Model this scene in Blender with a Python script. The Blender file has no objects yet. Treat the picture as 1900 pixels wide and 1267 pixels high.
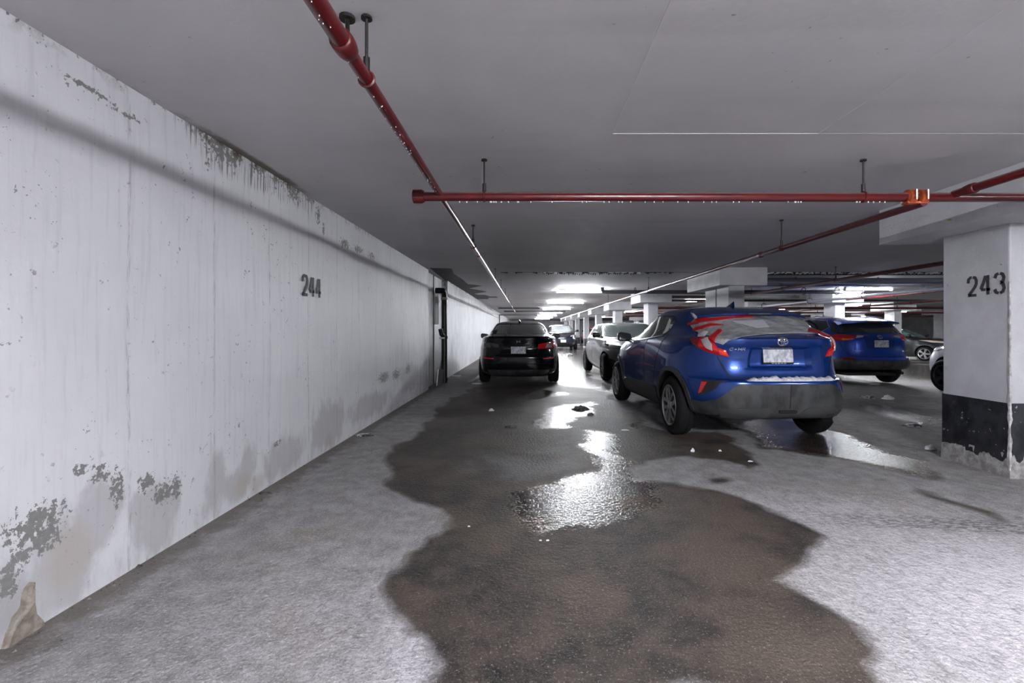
import bpy, bmesh, math, random
import numpy as np
from mathutils import Vector, Matrix, noise
from mathutils.bvhtree import BVHTree
from mathutils.geometry import delaunay_2d_cdt

random.seed(7)
C = bpy.context.scene.collection
SC = bpy.context.scene

# ------------------------------------------------------------------ camera
CAM_H = 1.20
cd = bpy.data.cameras.new('camera')
cd.sensor_width = 36.0
cd.lens = 36.0 * 885.0 / 1900.0
cd.shift_x = -27.0 / 1900.0
cd.shift_y = -21.5 / 1900.0
cd.clip_start = 0.05
cd.clip_end = 300
cam = bpy.data.objects.new('camera', cd)
cam.location = (0, 0, CAM_H)
cam.rotation_euler = (math.pi / 2, 0, 0)
C.objects.link(cam)
SC.camera = cam

# ------------------------------------------------------------------ world and exposure
w = bpy.data.worlds.new('world')
SC.world = w
w.use_nodes = True
w.node_tree.nodes['Background'].inputs[0].default_value = (0.5, 0.52, 0.56, 1)
w.node_tree.nodes['Background'].inputs[1].default_value = 0.02
SC.view_settings.view_transform = 'Standard'
SC.view_settings.look = 'None'
SC.view_settings.gamma = 1.0
SC.view_settings.use_curve_mapping = False
SC.view_settings.exposure = 2.05
SC.cycles.max_bounces = 6
SC.cycles.diffuse_bounces = 4
SC.cycles.glossy_bounces = 3
SC.cycles.transmission_bounces = 2
SC.cycles.adaptive_threshold = 0.05
LAMP_POWER = 140.0

# ------------------------------------------------------------------ helpers
M = {}


def mat(name, col=(.5, .5, .5), rough=.5, metal=0.0, coat=0.0, spec=.5, emit=None, estr=0.0, coat_rough=.04):
    if name in M:
        return M[name]
    m = bpy.data.materials.new(name)
    m.use_nodes = True
    b = m.node_tree.nodes['Principled BSDF']
    b.inputs['Base Color'].default_value = (*col, 1)
    b.inputs['Roughness'].default_value = rough
    b.inputs['Metallic'].default_value = metal
    b.inputs['Coat Weight'].default_value = coat
    b.inputs['Coat Roughness'].default_value = coat_rough
    b.inputs['Specular IOR Level'].default_value = spec
    if emit:
        b.inputs['Emission Color'].default_value = (*emit, 1)
        b.inputs['Emission Strength'].default_value = estr
    M[name] = m
    return m


class NT:
    """small helper to wire shader nodes"""
    def __init__(self, m):
        self.m = m
        self.t = m.node_tree
        self.b = self.t.nodes['Principled BSDF']

    def n(self, typ, **kw):
        nd = self.t.nodes.new(typ)
        for k, v in kw.items():
            setattr(nd, k, v)
        return nd

    def l(self, a, b):
        self.t.links.new(a, b)

    def val(self, inp, v):
        if hasattr(v, 'is_linked') or hasattr(v, 'links'):
            self.l(v, inp)
        else:
            inp.default_value = v

    def math(self, op, a, b=0.0, clamp=False):
        nd = self.n('ShaderNodeMath', operation=op, use_clamp=clamp)
        self.val(nd.inputs[0], a)
        self.val(nd.inputs[1], b)
        return nd.outputs[0]

    def coords(self):
        return self.n('ShaderNodeTexCoord').outputs['Object']

    def mapping(self, vec, scale=(1, 1, 1), loc=(0, 0, 0)):
        nd = self.n('ShaderNodeMapping')
        self.l(vec, nd.inputs['Vector'])
        nd.inputs['Scale'].default_value = scale
        nd.inputs['Location'].default_value = loc
        return nd.outputs[0]

    def noise(self, vec, scale, detail=4, rough=.6):
        nd = self.n('ShaderNodeTexNoise')
        self.l(vec, nd.inputs['Vector'])
        nd.inputs['Scale'].default_value = scale
        nd.inputs['Detail'].default_value = detail
        nd.inputs['Roughness'].default_value = rough
        return nd.outputs[0]

    def voro(self, vec, scale):
        nd = self.n('ShaderNodeTexVoronoi')
        self.l(vec, nd.inputs['Vector'])
        nd.inputs['Scale'].default_value = scale
        return nd.outputs['Distance']

    def step(self, v, lo, hi, a=0.0, b=1.0):
        nd = self.n('ShaderNodeMapRange', interpolation_type='SMOOTHSTEP')
        self.val(nd.inputs['Value'], v)
        nd.inputs['From Min'].default_value = lo
        nd.inputs['From Max'].default_value = hi
        nd.inputs['To Min'].default_value = a
        nd.inputs['To Max'].default_value = b
        return nd.outputs[0]

    def mix(self, f, a, b):
        nd = self.n('ShaderNodeMix', data_type='RGBA')
        self.val(nd.inputs[0], f)
        for s, v in ((nd.inputs[6], a), (nd.inputs[7], b)):
            if isinstance(v, tuple):
                s.default_value = (*v, 1)
            else:
                self.l(v, s)
        return nd.outputs[2]

    def mixf(self, f, a, b):
        nd = self.n('ShaderNodeMix', data_type='FLOAT')
        self.val(nd.inputs[0], f)
        self.val(nd.inputs[2], a)
        self.val(nd.inputs[3], b)
        return nd.outputs[0]

    def attr(self, name):
        a = self.n('ShaderNodeAttribute', attribute_name=name)
        s = self.n('ShaderNodeSeparateColor')
        self.l(a.outputs['Color'], s.inputs[0])
        return s.outputs

    def bump(self, h, strength=.3, dist=.01, prev=None):
        nd = self.n('ShaderNodeBump')
        self.val(nd.inputs['Strength'], strength)
        nd.inputs['Distance'].default_value = dist
        self.l(h, nd.inputs['Height'])
        if prev is not None:
            self.l(prev, nd.inputs['Normal'])
        return nd.outputs[0]


def noisy(name, c1, c2, scale, rough=.6, detail=5, bump=0.0, bscale=None, metal=0.0, lo=.35, hi=.65, r2=None, stretch=(1, 1, 1)):
    if name in M:
        return M[name]
    m = mat(name, c1, rough, metal)
    t = NT(m)
    v = t.mapping(t.coords(), stretch)
    f = t.step(t.noise(v, scale, detail), lo, hi)
    t.l(t.mix(f, c1, c2), t.b.inputs['Base Color'])
    if r2 is not None:
        t.l(t.mixf(f, rough, r2), t.b.inputs['Roughness'])
    if bump:
        t.l(t.bump(t.noise(v, bscale or scale * 3, 4), bump, .01), t.b.inputs['Normal'])
    return m


def add(name, verts, faces, material, parent=None, smooth=False, sharp=None, mats=None, fm=None):
    me = bpy.data.meshes.new(name)
    me.from_pydata([tuple(v) for v in verts], [], faces)
    if mats:
        for x in mats:
            me.materials.append(x)
        if fm is not None:
            me.polygons.foreach_set('material_index', fm)
    elif material:
        me.materials.append(material)
    if smooth:
        me.polygons.foreach_set('use_smooth', [True] * len(me.polygons))
        if sharp:
            me.set_sharp_from_angle(angle=math.radians(sharp))
    me.update()
    o = bpy.data.objects.new(name, me)
    C.objects.link(o)
    if parent is not None:
        o.parent = parent
    return o


def thing(name, label, cat, loc=(0, 0, 0), rotz=0.0, group=None, kind=None):
    o = bpy.data.objects.new(name, None)
    o.empty_display_size = .1
    C.objects.link(o)
    o.location = loc
    o.rotation_euler = (0, 0, rotz)
    return tag(o, label, cat, group, kind)


def tag(o, label=None, cat=None, group=None, kind=None):
    if label:
        o['label'] = label
    if cat:
        o['category'] = cat
    if group:
        o['group'] = group
    if kind:
        o['kind'] = kind
    return o


class MB:
    """collects verts and faces of one mesh"""
    def __init__(self):
        self.v = []
        self.f = []

    def put(self, v, f):
        o = len(self.v)
        self.v += [tuple(p) for p in v]
        self.f += [tuple(i + o for i in q) for q in f]
        return self

    def box(self, x0, x1, y0, y1, z0, z1):
        v = [(x, y, z) for z in (z0, z1) for y in (y0, y1) for x in (x0, x1)]
        return self.put(v, [(0, 2, 3, 1), (4, 5, 7, 6), (0, 1, 5, 4), (2, 6, 7, 3), (0, 4, 6, 2), (1, 3, 7, 5)])

    def tube(self, pts, r, n=12, caps=True):
        pts = [Vector(p) for p in pts]
        rs = r if isinstance(r, (list, tuple)) else [r] * len(pts)
        v, f = [], []
        d0 = (pts[1] - pts[0]).normalized()
        ref = Vector((0, 0, 1)) if abs(d0.z) < .9 else Vector((1, 0, 0))
        s = d0.cross(ref).normalized()
        for i, p in enumerate(pts):
            if i == 0:
                d = pts[1] - pts[0]
            elif i == len(pts) - 1:
                d = pts[-1] - pts[-2]
            else:
                d = (pts[i + 1] - pts[i]).normalized() + (pts[i] - pts[i - 1]).normalized()
            d = d.normalized()
            s = (s - d * s.dot(d)).normalized()
            u = d.cross(s)
            for k in range(n):
                a = 2 * math.pi * k / n
                v.append(p + (s * math.cos(a) + u * math.sin(a)) * rs[i])
        for i in range(len(pts) - 1):
            for k in range(n):
                f.append((i * n + k, i * n + (k + 1) % n, (i + 1) * n + (k + 1) % n, (i + 1) * n + k))
        if caps:
            f.append(tuple(range(n))[::-1])
            f.append(tuple((len(pts) - 1) * n + k for k in range(n)))
        return self.put(v, f)

    def lathe(self, prof, n=32, axis='x', c=(0, 0, 0), closed=False):
        """prof: list of (along axis, radius)"""
        v, f = [], []
        for a, r in prof:
            for k in range(n):
                t = 2 * math.pi * k / n
                q = (a, r * math.cos(t), r * math.sin(t))
                if axis == 'y':
                    q = (r * math.cos(t), a, r * math.sin(t))
                elif axis == 'z':
                    q = (r * math.cos(t), r * math.sin(t), a)
                v.append((q[0] + c[0], q[1] + c[1], q[2] + c[2]))
        m = len(prof)
        for i in range(m if closed else m - 1):
            j = (i + 1) % m
            for k in range(n):
                f.append((i * n + k, i * n + (k + 1) % n, j * n + (k + 1) % n, j * n + k))
        if not closed:
            if prof[0][1] > 1e-5:
                f.append(tuple(range(n))[::-1])
            if prof[-1][1] > 1e-5:
                f.append(tuple((m - 1) * n + k for k in range(n)))
        return self.put(v, f)

    def prism(self, poly, z0, z1, conv=lambda a, b, h: (a, b, h)):
        n = len(poly)
        v = [conv(a, b, z0) for a, b in poly] + [conv(a, b, z1) for a, b in poly]
        f = [tuple(range(n))[::-1], tuple(range(n, 2 * n))]
        f += [(i, (i + 1) % n, n + (i + 1) % n, n + i) for i in range(n)]
        return self.put(v, f)

    def build(self, name, material, parent=None, smooth=False, sharp=40):
        o = add(name, self.v, self.f, material, parent, smooth, sharp)
        bm = bmesh.new()
        bm.from_mesh(o.data)
        bmesh.ops.recalc_face_normals(bm, faces=bm.faces)
        bm.to_mesh(o.data)
        bm.free()
        return o


def copy_tree(o, parent=None):
    c = o.copy()
    C.objects.link(c)
    c.parent = parent
    for ch in list(o.children):
        copy_tree(ch, c)
    return c


def sstep(a, b, x):
    t = np.clip((x - a) / (b - a), 0, 1)
    return t * t * (3 - 2 * t)


def poly_sd(px, py, poly):
    """signed distance (positive inside) of many points to a polygon"""
    d = np.full(px.shape, 1e9)
    ins = np.zeros(px.shape, bool)
    n = len(poly)
    for i in range(n):
        x0, y0 = poly[i]
        x1, y1 = poly[(i + 1) % n]
        ex, ey = x1 - x0, y1 - y0
        t = np.clip(((px - x0) * ex + (py - y0) * ey) / (ex * ex + ey * ey + 1e-12), 0, 1)
        d = np.minimum(d, np.hypot(px - x0 - t * ex, py - y0 - t * ey))
        if y0 != y1:
            c = ((y0 > py) != (y1 > py)) & (px < (x1 - x0) * (py - y0) / (y1 - y0) + x0)
            ins ^= c
    return np.where(ins, d, -d)


def rough_poly(poly, amp=.05, seg=.12, seed=0):
    """breaks straight outlines into irregular ones"""
    out = []
    for i in range(len(poly)):
        a, b = Vector(poly[i]), Vector(poly[(i + 1) % len(poly)])
        k = max(1, int((b - a).length / seg))
        nrm = Vector((-(b - a).y, (b - a).x)).normalized()
        for j in range(k):
            p = a.lerp(b, j / k)
            q = noise.noise(Vector((p.x * 3.1 + seed, p.y * 3.1, seed)))
            out.append(tuple(p + nrm * q * amp))
    return out

# ------------------------------------------------------------------ the garage: floor, walls, ceiling, columns
CEIL = 2.41
WX = -1.977


def floor_z(x):
    return -0.018 * np.maximum(0, np.asarray(x) - 4.6) * (np.asarray(x) < 99)


def vary(segs):
    out = []
    for a, b, s in segs:
        n = max(1, int(round((b - a) / s)))
        out += [a + (b - a) * i / n for i in range(n)]
    out.append(segs[-1][1])
    return np.array(out)


def sheet_grid(name, U, V, conv, mask, material):
    """a fine sheet with a painted-on mask of stains"""
    uu, vv = np.meshgrid(U, V)
    P = conv(uu.ravel(), vv.ravel())
    nu, nv = len(U), len(V)
    i = np.arange(nu * nv).reshape(nv, nu)
    F = np.stack([i[:-1, :-1].ravel(), i[:-1, 1:].ravel(), i[1:, 1:].ravel(), i[1:, :-1].ravel()], 1)
    me = bpy.data.meshes.new(name)
    me.vertices.add(len(P))
    me.vertices.foreach_set('co', P.astype(np.float32).ravel())
    me.loops.add(F.size)
    me.loops.foreach_set('vertex_index', F.astype(np.int32).ravel())
    me.polygons.add(len(F))
    me.polygons.foreach_set('loop_start', np.arange(0, F.size, 4, dtype=np.int32))
    me.polygons.foreach_set('loop_total', np.full(len(F), 4, np.int32))
    me.update(calc_edges=True)
    col = np.ones((len(P), 4), np.float32)
    mk = mask(uu.ravel(), vv.ravel())
    col[:, :mk.shape[1]] = mk
    if mk.shape[1] < 4:
        col[:, 3] = 0
    at = me.color_attributes.new('mask', 'FLOAT_COLOR', 'POINT')
    at.data.foreach_set('color', col.ravel())
    me.polygons.foreach_set('use_smooth', [True] * len(F))
    me.materials.append(material)
    o = bpy.data.objects.new(name, me)
    C.objects.link(o)
    o['kind'] = 'structure'
    return o


def soft(sd, w):
    return np.clip(.5 + sd / (2 * w), 0, 1)


def blob(u, v, cu, cv, ru, rv, p=1.0):
    return np.exp(-(((u - cu) / ru) ** 2 + ((v - cv) / rv) ** 2) * p)


# ---- floor: dry salty concrete, a wide damp stain, standing water
def fl(x, y):
    """point of the floor seen at a place measured in the photograph"""
    s = CAM_H / (y - 612.0)
    return ((x - 977.0) * s, 885.0 * s)


DAMP = [[fl(*q) for q in p] for p in (
    [(800, 1300), (770, 1255), (738, 1190), (690, 1150), (702, 1105), (742, 1070), (760, 1030), (800, 1005), (818, 985), (798, 958), (750, 915), (715, 870), (710, 850), (745, 822), (790, 790),
     (805, 765), (830, 742), (870, 722), (890, 705), (905, 690), (1040, 690), (1090, 700), (1140, 745), (1225, 800), (1290, 800), (1330, 800), (1364, 818), (1398, 841), (1378, 866), (1320, 852), (1262, 851), (1190, 853), (1165, 868),
     (1180, 885), (1230, 890), (1330, 910), (1400, 935), (1480, 970), (1532, 1000), (1550, 1030), (1540, 1058), (1466, 1071), (1505, 1095), (1590, 1190), (1670, 1300)],
    [(1371, 801), (1422, 833), (1546, 850), (1640, 872), (1715, 887), (1775, 894), (1735, 878), (1728, 865), (1664, 841), (1560, 804), (1480, 785), (1400, 770), (1300, 770)],
    [(1698, 902), (1745, 915), (1790, 935), (1815, 945), (1836, 966), (1800, 955), (1770, 940), (1720, 920)],
    [(1332, 890), (1360, 889), (1378, 897), (1362, 903), (1338, 899)],
    [(1845, 950), (1870, 957), (1868, 962), (1850, 957)],
    [(1610, 885), (1640, 884), (1645, 889), (1620, 890)],
)]
WATER = [[fl(*q) for q in p] for p in (
    [(930, 935), (960, 905), (1040, 898), (1110, 870), (1100, 845), (1085, 820), (1085, 797), (1110, 797), (1140, 812), (1150, 835), (1140, 850), (1162, 855), (1168, 880), (1230, 895), (1240, 910), (1215, 935), (1180, 958), (1120, 968),
     (1060, 985), (1000, 985), (960, 965)],
    [(1005, 770), (1040, 752), (1095, 745), (1105, 765), (1060, 775), (1060, 795), (1010, 795), (990, 785)],
    [(972, 730), (1010, 722), (1050, 730), (1020, 740), (985, 742)],
    [(1371, 790), (1422, 828), (1546, 846), (1640, 868), (1712, 882), (1724, 868), (1660, 841), (1560, 804), (1480, 780), (1400, 765)],
    [(1035, 640), (1040, 715), (1110, 722), (1150, 740), (1140, 715), (1100, 700), (1080, 650)],
    [(1600, 660), (1740, 670), (1745, 690), (1640, 690), (1580, 675)],
    [(1620, 745), (1740, 775), (1740, 790), (1650, 775), (1590, 750)],
    [(1165, 790), (1195, 785), (1185, 797)],
    [(1180, 735), (1230, 760), (1260, 780), (1230, 790), (1190, 765)],
)]
DRYING = [[fl(*q) for q in p] for p in (
    [(880, 845), (930, 838), (960, 842), (1000, 850), (1060, 850), (1075, 865), (1040, 885), (950, 893), (910, 885), (895, 870)],
    [(830, 862), (880, 855), (890, 880), (840, 880)],
    [(1000, 690), (1000, 712), (870, 720), (860, 735), (830, 740), (880, 705)],
    [(980, 835), (1060, 830), (1065, 842), (990, 846)],
)]


def floor_mask(x, y):
    x0, y0 = x, y
    # wobble the outlines
    wx = x + .05 * np.sin(y * 5.3 + 1) + .03 * np.sin(y * 11 + x * 7) + .015 * np.sin(x * 31 + y * 23)
    wy = y + .05 * np.sin(x * 6.1 + 2) + .03 * np.sin(x * 13 - y * 6) + .015 * np.sin(x * 27 - y * 29)
    damp = np.zeros_like(x)
    for p in DAMP:
        damp = np.maximum(damp, soft(poly_sd(wx, wy, p), .07))
    dry = np.zeros_like(x)
    for p in DRYING:
        dry = np.maximum(dry, soft(poly_sd(wx, wy, p), .22))
    wat = np.zeros_like(x)
    for p in WATER:
        wat = np.maximum(wat, soft(poly_sd(wx, wy, p), .12))
    # further away the whole floor is wet from melting snow
    far = sstep(9.0, 13, y)
    patch = .5 + .35 * np.sin(x * 1.1 + 2 * np.sin(y * .35)) * np.sin(y * .6 + x * .3)
    damp = np.maximum(damp, far * .75)
    wat = np.maximum(wat, far * patch * .9 * (x > -1.3) + far * .12)
    salt = .15 + .75 * blob(x, y, 2.8, 2.0, 1.6, .85) + .55 * blob(x, y, -.2, 1.7, .35, .9) + .30 * blob(x, y, 1.7, 3.2, 1.2, .45) + .25 * blob(x, y, -1.0, 2.0, .6, .8)
    return np.stack([np.clip(damp - dry * .38, 0, 1), wat, np.clip(salt, 0, 1)], 1)


m = mat('garage_floor', (.4, .4, .4), .85)
t = NT(m)
co = t.coords()
R_, G_, B_ = t.attr('mask')[:3]
n_big = t.noise(co, 1.3, 3, .6)
n_mid = t.noise(co, 7, 4, .65)
n_fine = t.noise(co, 70, 3, .7)
edge = t.math('ADD', R_, t.math('MULTIPLY', t.math('SUBTRACT', n_mid, .5), .55))
edge = t.math('ADD', edge, t.math('MULTIPLY', t.math('SUBTRACT', n_fine, .5), .35))
damp = t.step(edge, .36, .58)
n_spk = t.noise(co, 95, 2, .8)
n_scr = t.noise(t.mapping(co, (30, 9, 1)), 1.0, 4, .7)
dry = t.mix(t.step(n_mid, .3, .7), (.20, .192, .192), (.33, .318, .325))
dry = t.mix(t.step(n_big, .54, .66, 0, .5), dry, (.235, .205, .18))
dry = t.mix(t.step(t.math('ADD', B_, t.math('MULTIPLY', t.math('SUBTRACT', t.noise(co, 22, 3, .8), .5), .9)), .2, .95), dry, (.58, .555, .59))
dry = t.mix(t.step(n_scr, .50, .66, 0, .45), dry, (.15, .145, .145))
dry = t.mix(t.step(n_spk, .56, .68, 0, .65), dry, (.10, .095, .095))
dry = t.mix(t.step(n_spk, .44, .34, 0, .5), dry, (.62, .60, .63))
wet = t.mix(t.step(n_mid, .35, .68), (.020, .017, .016), (.062, .048, .041))
wet = t.mix(t.step(n_big, .45, .60, 0, .8), wet, (.085, .064, .050))
wet = t.mix(t.step(n_spk, .55, .68, 0, .6), wet, (.012, .011, .011))
wet = t.mix(t.step(n_spk, .42, .30, 0, .75), wet, (.30, .26, .23))
halfdry = t.mix(.55, wet, dry)
wet = t.mix(t.step(R_, .9, .55, 0, .8), wet, halfdry)
# tyre prints pressed into the salt
sep = t.n('ShaderNodeSeparateXYZ')
t.l(co, sep.inputs[0])
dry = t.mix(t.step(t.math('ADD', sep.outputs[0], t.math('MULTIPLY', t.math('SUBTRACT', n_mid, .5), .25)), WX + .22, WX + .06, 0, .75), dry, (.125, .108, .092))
trk = t.math('ABSOLUTE', t.math('SUBTRACT', t.math('ADD', t.math('MULTIPLY', sep.outputs[0], .16), t.math('SUBTRACT', sep.outputs[1], 3.36)), t.math('MULTIPLY', t.math('SUBTRACT', n_big, .5), .2)))
trk = t.step(trk, .16, .06)
trk = t.math('MULTIPLY', trk, t.step(t.noise(t.mapping(co, (18, 60, 1)), 1.0, 3, .6), .45, .56))
trk = t.math('MULTIPLY', trk, t.step(sep.outputs[0], 1.3, 2.6, 0, .75))
dry = t.mix(trk, dry, (.07, .068, .068))
t.l(t.mix(damp, dry, wet), t.b.inputs['Base Color'])
watm = t.math('ADD', G_, t.math('MULTIPLY', t.math('SUBTRACT', n_mid, .5), .9))
watm = t.step(t.math('ADD', watm, t.math('MULTIPLY', t.math('SUBTRACT', t.noise(co, 44, 2, .7), .5), 2.0)), .40, .72)
rdamp = t.mixf(damp, .86, t.mixf(n_mid, .50, .75))
t.l(t.mixf(watm, rdamp, t.mixf(n_mid, .06, .16)), t.b.inputs['Roughness'])
h = t.math('ADD', t.math('MULTIPLY', t.noise(co, 40, 2, .55), 1.0), t.math('MULTIPLY', n_spk, .3))
bs = t.mixf(watm, .7, .42)
nb = t.bump(h, bs, .014)
nb = t.bump(n_mid, t.mixf(watm, .25, .05), .03, nb)
t.l(nb, t.b.inputs['Normal'])
FLOOR_MAT = m

floor = sheet_grid('floor', vary([(WX - .1, 5.2, .035), (5.2, 9, .15), (9, 36, .6)]), vary([(-9, .9, .3), (.9, 6.5, .03), (6.5, 13, .05), (13, 20, .15), (20, 62, .8)]),
                   lambda u, v: np.stack([u, v, floor_z(u)], 1), floor_mask, FLOOR_MAT)


# ---- left wall: white painted concrete with flaking, damp and drips
def wl(x, y):
    yy = 885 * -WX / (977.0 - x)
    return (yy, CAM_H + (612.0 - y) * yy / 885)


FLAKE = [(wl(405, 272), .14, .10), (wl(430, 290), .12, .08), (wl(480, 305), .13, .09), (wl(515, 325), .12, .10), (wl(545, 350), .16, .13), (wl(572, 365), .12, .06), (wl(385, 305), .03, .04),
         (wl(640, 452), .16, .06), (wl(665, 462), .2, .05), (wl(690, 475), .15, .05), (wl(590, 400), .06, .10), (wl(600, 425), .04, .08),
         (wl(150, 870), .05, .03), (wl(185, 878), .06, .05), (wl(215, 905), .05, .10), (wl(270, 895), .07, .06), (wl(300, 915), .09, .07), (wl(325, 905), .05, .09),
         (wl(65, 975), .12, .09), (wl(100, 950), .06, .06), (wl(85, 1000), .08, .07), (wl(15, 1080), .05, .08), (wl(30, 1040), .05, .06), (wl(515, 822), .06, .03),
         (wl(712, 700), .30, .09), (wl(735, 695), .28, .10), (wl(757, 685), .2, .10), (wl(230, 210), .12, .015), (wl(160, 160), .2, .012), (wl(445, 790), .03, .02)]
DAMPW = [(wl(120, 1045), .16, .20), (wl(150, 1000), .12, .16), (wl(185, 950), .10, .14), (wl(290, 970), .16, .16), (wl(270, 940), .10, .10), (wl(400, 895), .08, .20), (wl(440, 900), .14, .12),
         (wl(460, 870), .10, .14), (wl(530, 845), .3, .14), (wl(610, 790), .4, .22), (wl(690, 750), .7, .14), (wl(760, 700), .6, .22), (wl(20, 1130), .1, .14)]
TAN = [(wl(130, 1030), .13, .17), (wl(450, 900), .12, .10), (wl(610, 815), .12, .08), (wl(480, 895), .10, .08), (wl(95, 235), .02, .04)]


def wall_mask(y, z):
    fk = np.zeros_like(y)
    dm = np.zeros_like(y)
    tn = np.zeros_like(y)
    for (cy, cz), a, b in FLAKE:
        fk = np.maximum(fk, blob(y, z, cy, cz, a * 1.15, b * 1.15))
    for (cy, cz), a, b in DAMPW:
        dm = np.maximum(dm, blob(y, z, cy, cz, a * 1.25, b * 1.25))
    for (cy, cz), a, b in TAN:
        tn = np.maximum(tn, blob(y, z, cy, cz, a, b))
    dm = np.maximum(dm, sstep(7.2, 10, y) * (.25 + .5 * sstep(.9, .2, z)) * (1 - sstep(10.5, 12, y)))
    dm = np.maximum(dm, .35 * sstep(.35, .05, z))
    # a dirty damp band runs along the foot and under the ceiling
    fk = np.maximum(fk, .42 * sstep(CEIL - .06, CEIL, z))
    lk = np.clip(1.3 * blob(y, z, 3.2, 2.41, .45, .17) + 1.3 * blob(y, z, 4.0, 2.41, .55, .15) + .5 * blob(y, z, 5.7, 2.41, .5, .10), 0, 1)
    return np.stack([fk, dm, tn, lk], 1)


m = mat('painted_wall', (.7, .7, .72), .6)
t = NT(m)
co = t.coords()
R_, G_, B_ = t.attr('mask')[:3]
sep = t.n('ShaderNodeSeparateXYZ')
t.l(co, sep.inputs[0])
n_big = t.noise(co, .9, 5, .55)
n_mid = t.noise(co, 9, 6, .7)
n_fine = t.noise(co, 42, 4, .7)
n_strk = t.noise(t.mapping(co, (1, 9, .55)), 3.0, 5, .65)
n_drip = t.noise(t.mapping(co, (1, 30, 1.1)), 1.6, 4, .6)
base = t.mix(t.step(n_big, .3, .7), (.70, .70, .735), (.61, .61, .645))
base = t.mix(t.step(n_strk, .48, .72, 0, .35), base, (.44, .44, .47))
# worn pits and scuffs over the paint
pits = t.step(t.noise(co, 24, 3, .75), .645, .68)
pits = t.math('MULTIPLY', pits, t.step(t.noise(co, 2.3, 3), .42, .58))
base = t.mix(t.math('MULTIPLY', pits, .85), base, (.20, .20, .205))
# damp
dm = t.step(t.math('ADD', G_, t.math('MULTIPLY', t.math('SUBTRACT', t.noise(t.mapping(co, (1, 1.6, .8)), 5.5, 6, .65), .5), 1.5)), .26, .72)
base = t.mix(t.math('MULTIPLY', dm, .52), base, (.30, .29, .30))
tn = t.step(t.math('ADD', B_, t.math('MULTIPLY', t.math('SUBTRACT', n_mid, .5), .6)), .3, .8)
base = t.mix(t.math('MULTIPLY', tn, .38), base, (.40, .33, .25))
# shutter board joints every 0.65 m
f = t.math('FRACT', t.math('DIVIDE', t.math('SUBTRACT', sep.outputs[1], 2.37 - .325 + 6.5 - 13), .65))
jd = t.math('MULTIPLY', t.math('ABSOLUTE', t.math('SUBTRACT', f, .5)), .65)
jn = t.step(jd, .016, .004)
jn = t.math('MULTIPLY', jn, t.step(t.noise(t.mapping(co, (1, 55, 7)), 1.0, 4, .7), .42, .62))
base = t.mix(t.math('MULTIPLY', jn, .55), base, (.26, .26, .27))
# dark drips under the ceiling and near the far joint
dr = t.step(n_drip, .52, .60)
lk = t.n('ShaderNodeAttribute', attribute_name='mask').outputs['Alpha']
dr = t.math('MULTIPLY', dr, t.math('ADD', t.step(t.math('ADD', lk, t.math('MULTIPLY', t.math('SUBTRACT', n_strk, .5), .8)), .25, .6), t.step(sep.outputs[1], 5.5, 10.5, 0, .5), True))
base = t.mix(t.math('MULTIPLY', dr, .8), base, (.07, .065, .06))
# flaked paint
fk = t.step(t.math('ADD', R_, t.math('MULTIPLY', t.math('SUBTRACT', t.noise(co, 36, 4, .7), .5), 2.7)), .68, .73)
base = t.mix(fk, base, t.mix(n_fine, (.15, .15, .15), (.27, .265, .26)))
rust = t.math('MULTIPLY', t.step(sep.outputs[2], 2.33, 2.41), t.step(n_mid, .5, .62))
base = t.mix(t.math('MULTIPLY', rust, t.step(lk, .3, .7, .3, 1.0)), base, (.07, .045, .025))
t.l(base, t.b.inputs['Base Color'])
hh = t.math('ADD', t.math('MULTIPLY', n_fine, .25), t.math('MULTIPLY', n_mid, .5))
hh = t.math('SUBTRACT', hh, t.math('MULTIPLY', fk, .8))
hh = t.math('SUBTRACT', hh, t.math('MULTIPLY', pits, .5))
t.l(t.bump(hh, .35, .012), t.b.inputs['Normal'])
WALL_MAT = m

wall = sheet_grid('wall_left', vary([(-9, .8, .4), (.8, 9.61, .03)]), vary([(-.02, CEIL, .03)]), lambda u, v: np.stack([np.full_like(u, WX) + .006 * np.sin(u * 3.1) * np.sin(v * 4) - .012 * (blob(u, v, 1.88, .10, .06, .10) > .5), u, v], 1), wall_mask, WALL_MAT)
tag(wall, 'long white painted concrete wall with flaking paint and number 244', kind='structure')
o = sheet_grid('wall_left', vary([(9.61, 11.7, .04)]), vary([(-.02, CEIL, .04)]), lambda u, v: np.stack([np.full_like(u, WX - .09), u, v], 1),
               lambda y, z: np.stack([.25 * sstep(2.1, 2.4, z), .62 + .5 * sstep(1.2, .1, z), 0 * y], 1), WALL_MAT)
tag(o, 'recessed damp strip of wall behind the black drain pipe', kind='structure')
MB().box(WX - .1, WX, 9.58, 9.61, 0, CEIL).build('edge', WALL_MAT, o)
MB().box(WX - .1, WX, 11.7, 11.73, 0, CEIL).build('edge', WALL_MAT, o)
MB().box(WX - .095, WX - .075, 10.56, 10.60, 0, CEIL).build('joint_strip', mat('joint_black', (.012, .012, .013), .7), o)
o = sheet_grid('wall_left', vary([(11.7, 62, .25)]), vary([(-.02, CEIL, .06)]), lambda u, v: np.stack([np.full_like(u, WX), u, v], 1),
               lambda y, z: np.stack([.15 * sstep(2.2, 2.4, z), .15 + .35 * sstep(.6, .1, z), 0 * y], 1), WALL_MAT)
tag(o, 'far stretch of streaked white wall beyond the drain pipe', kind='structure')
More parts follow.
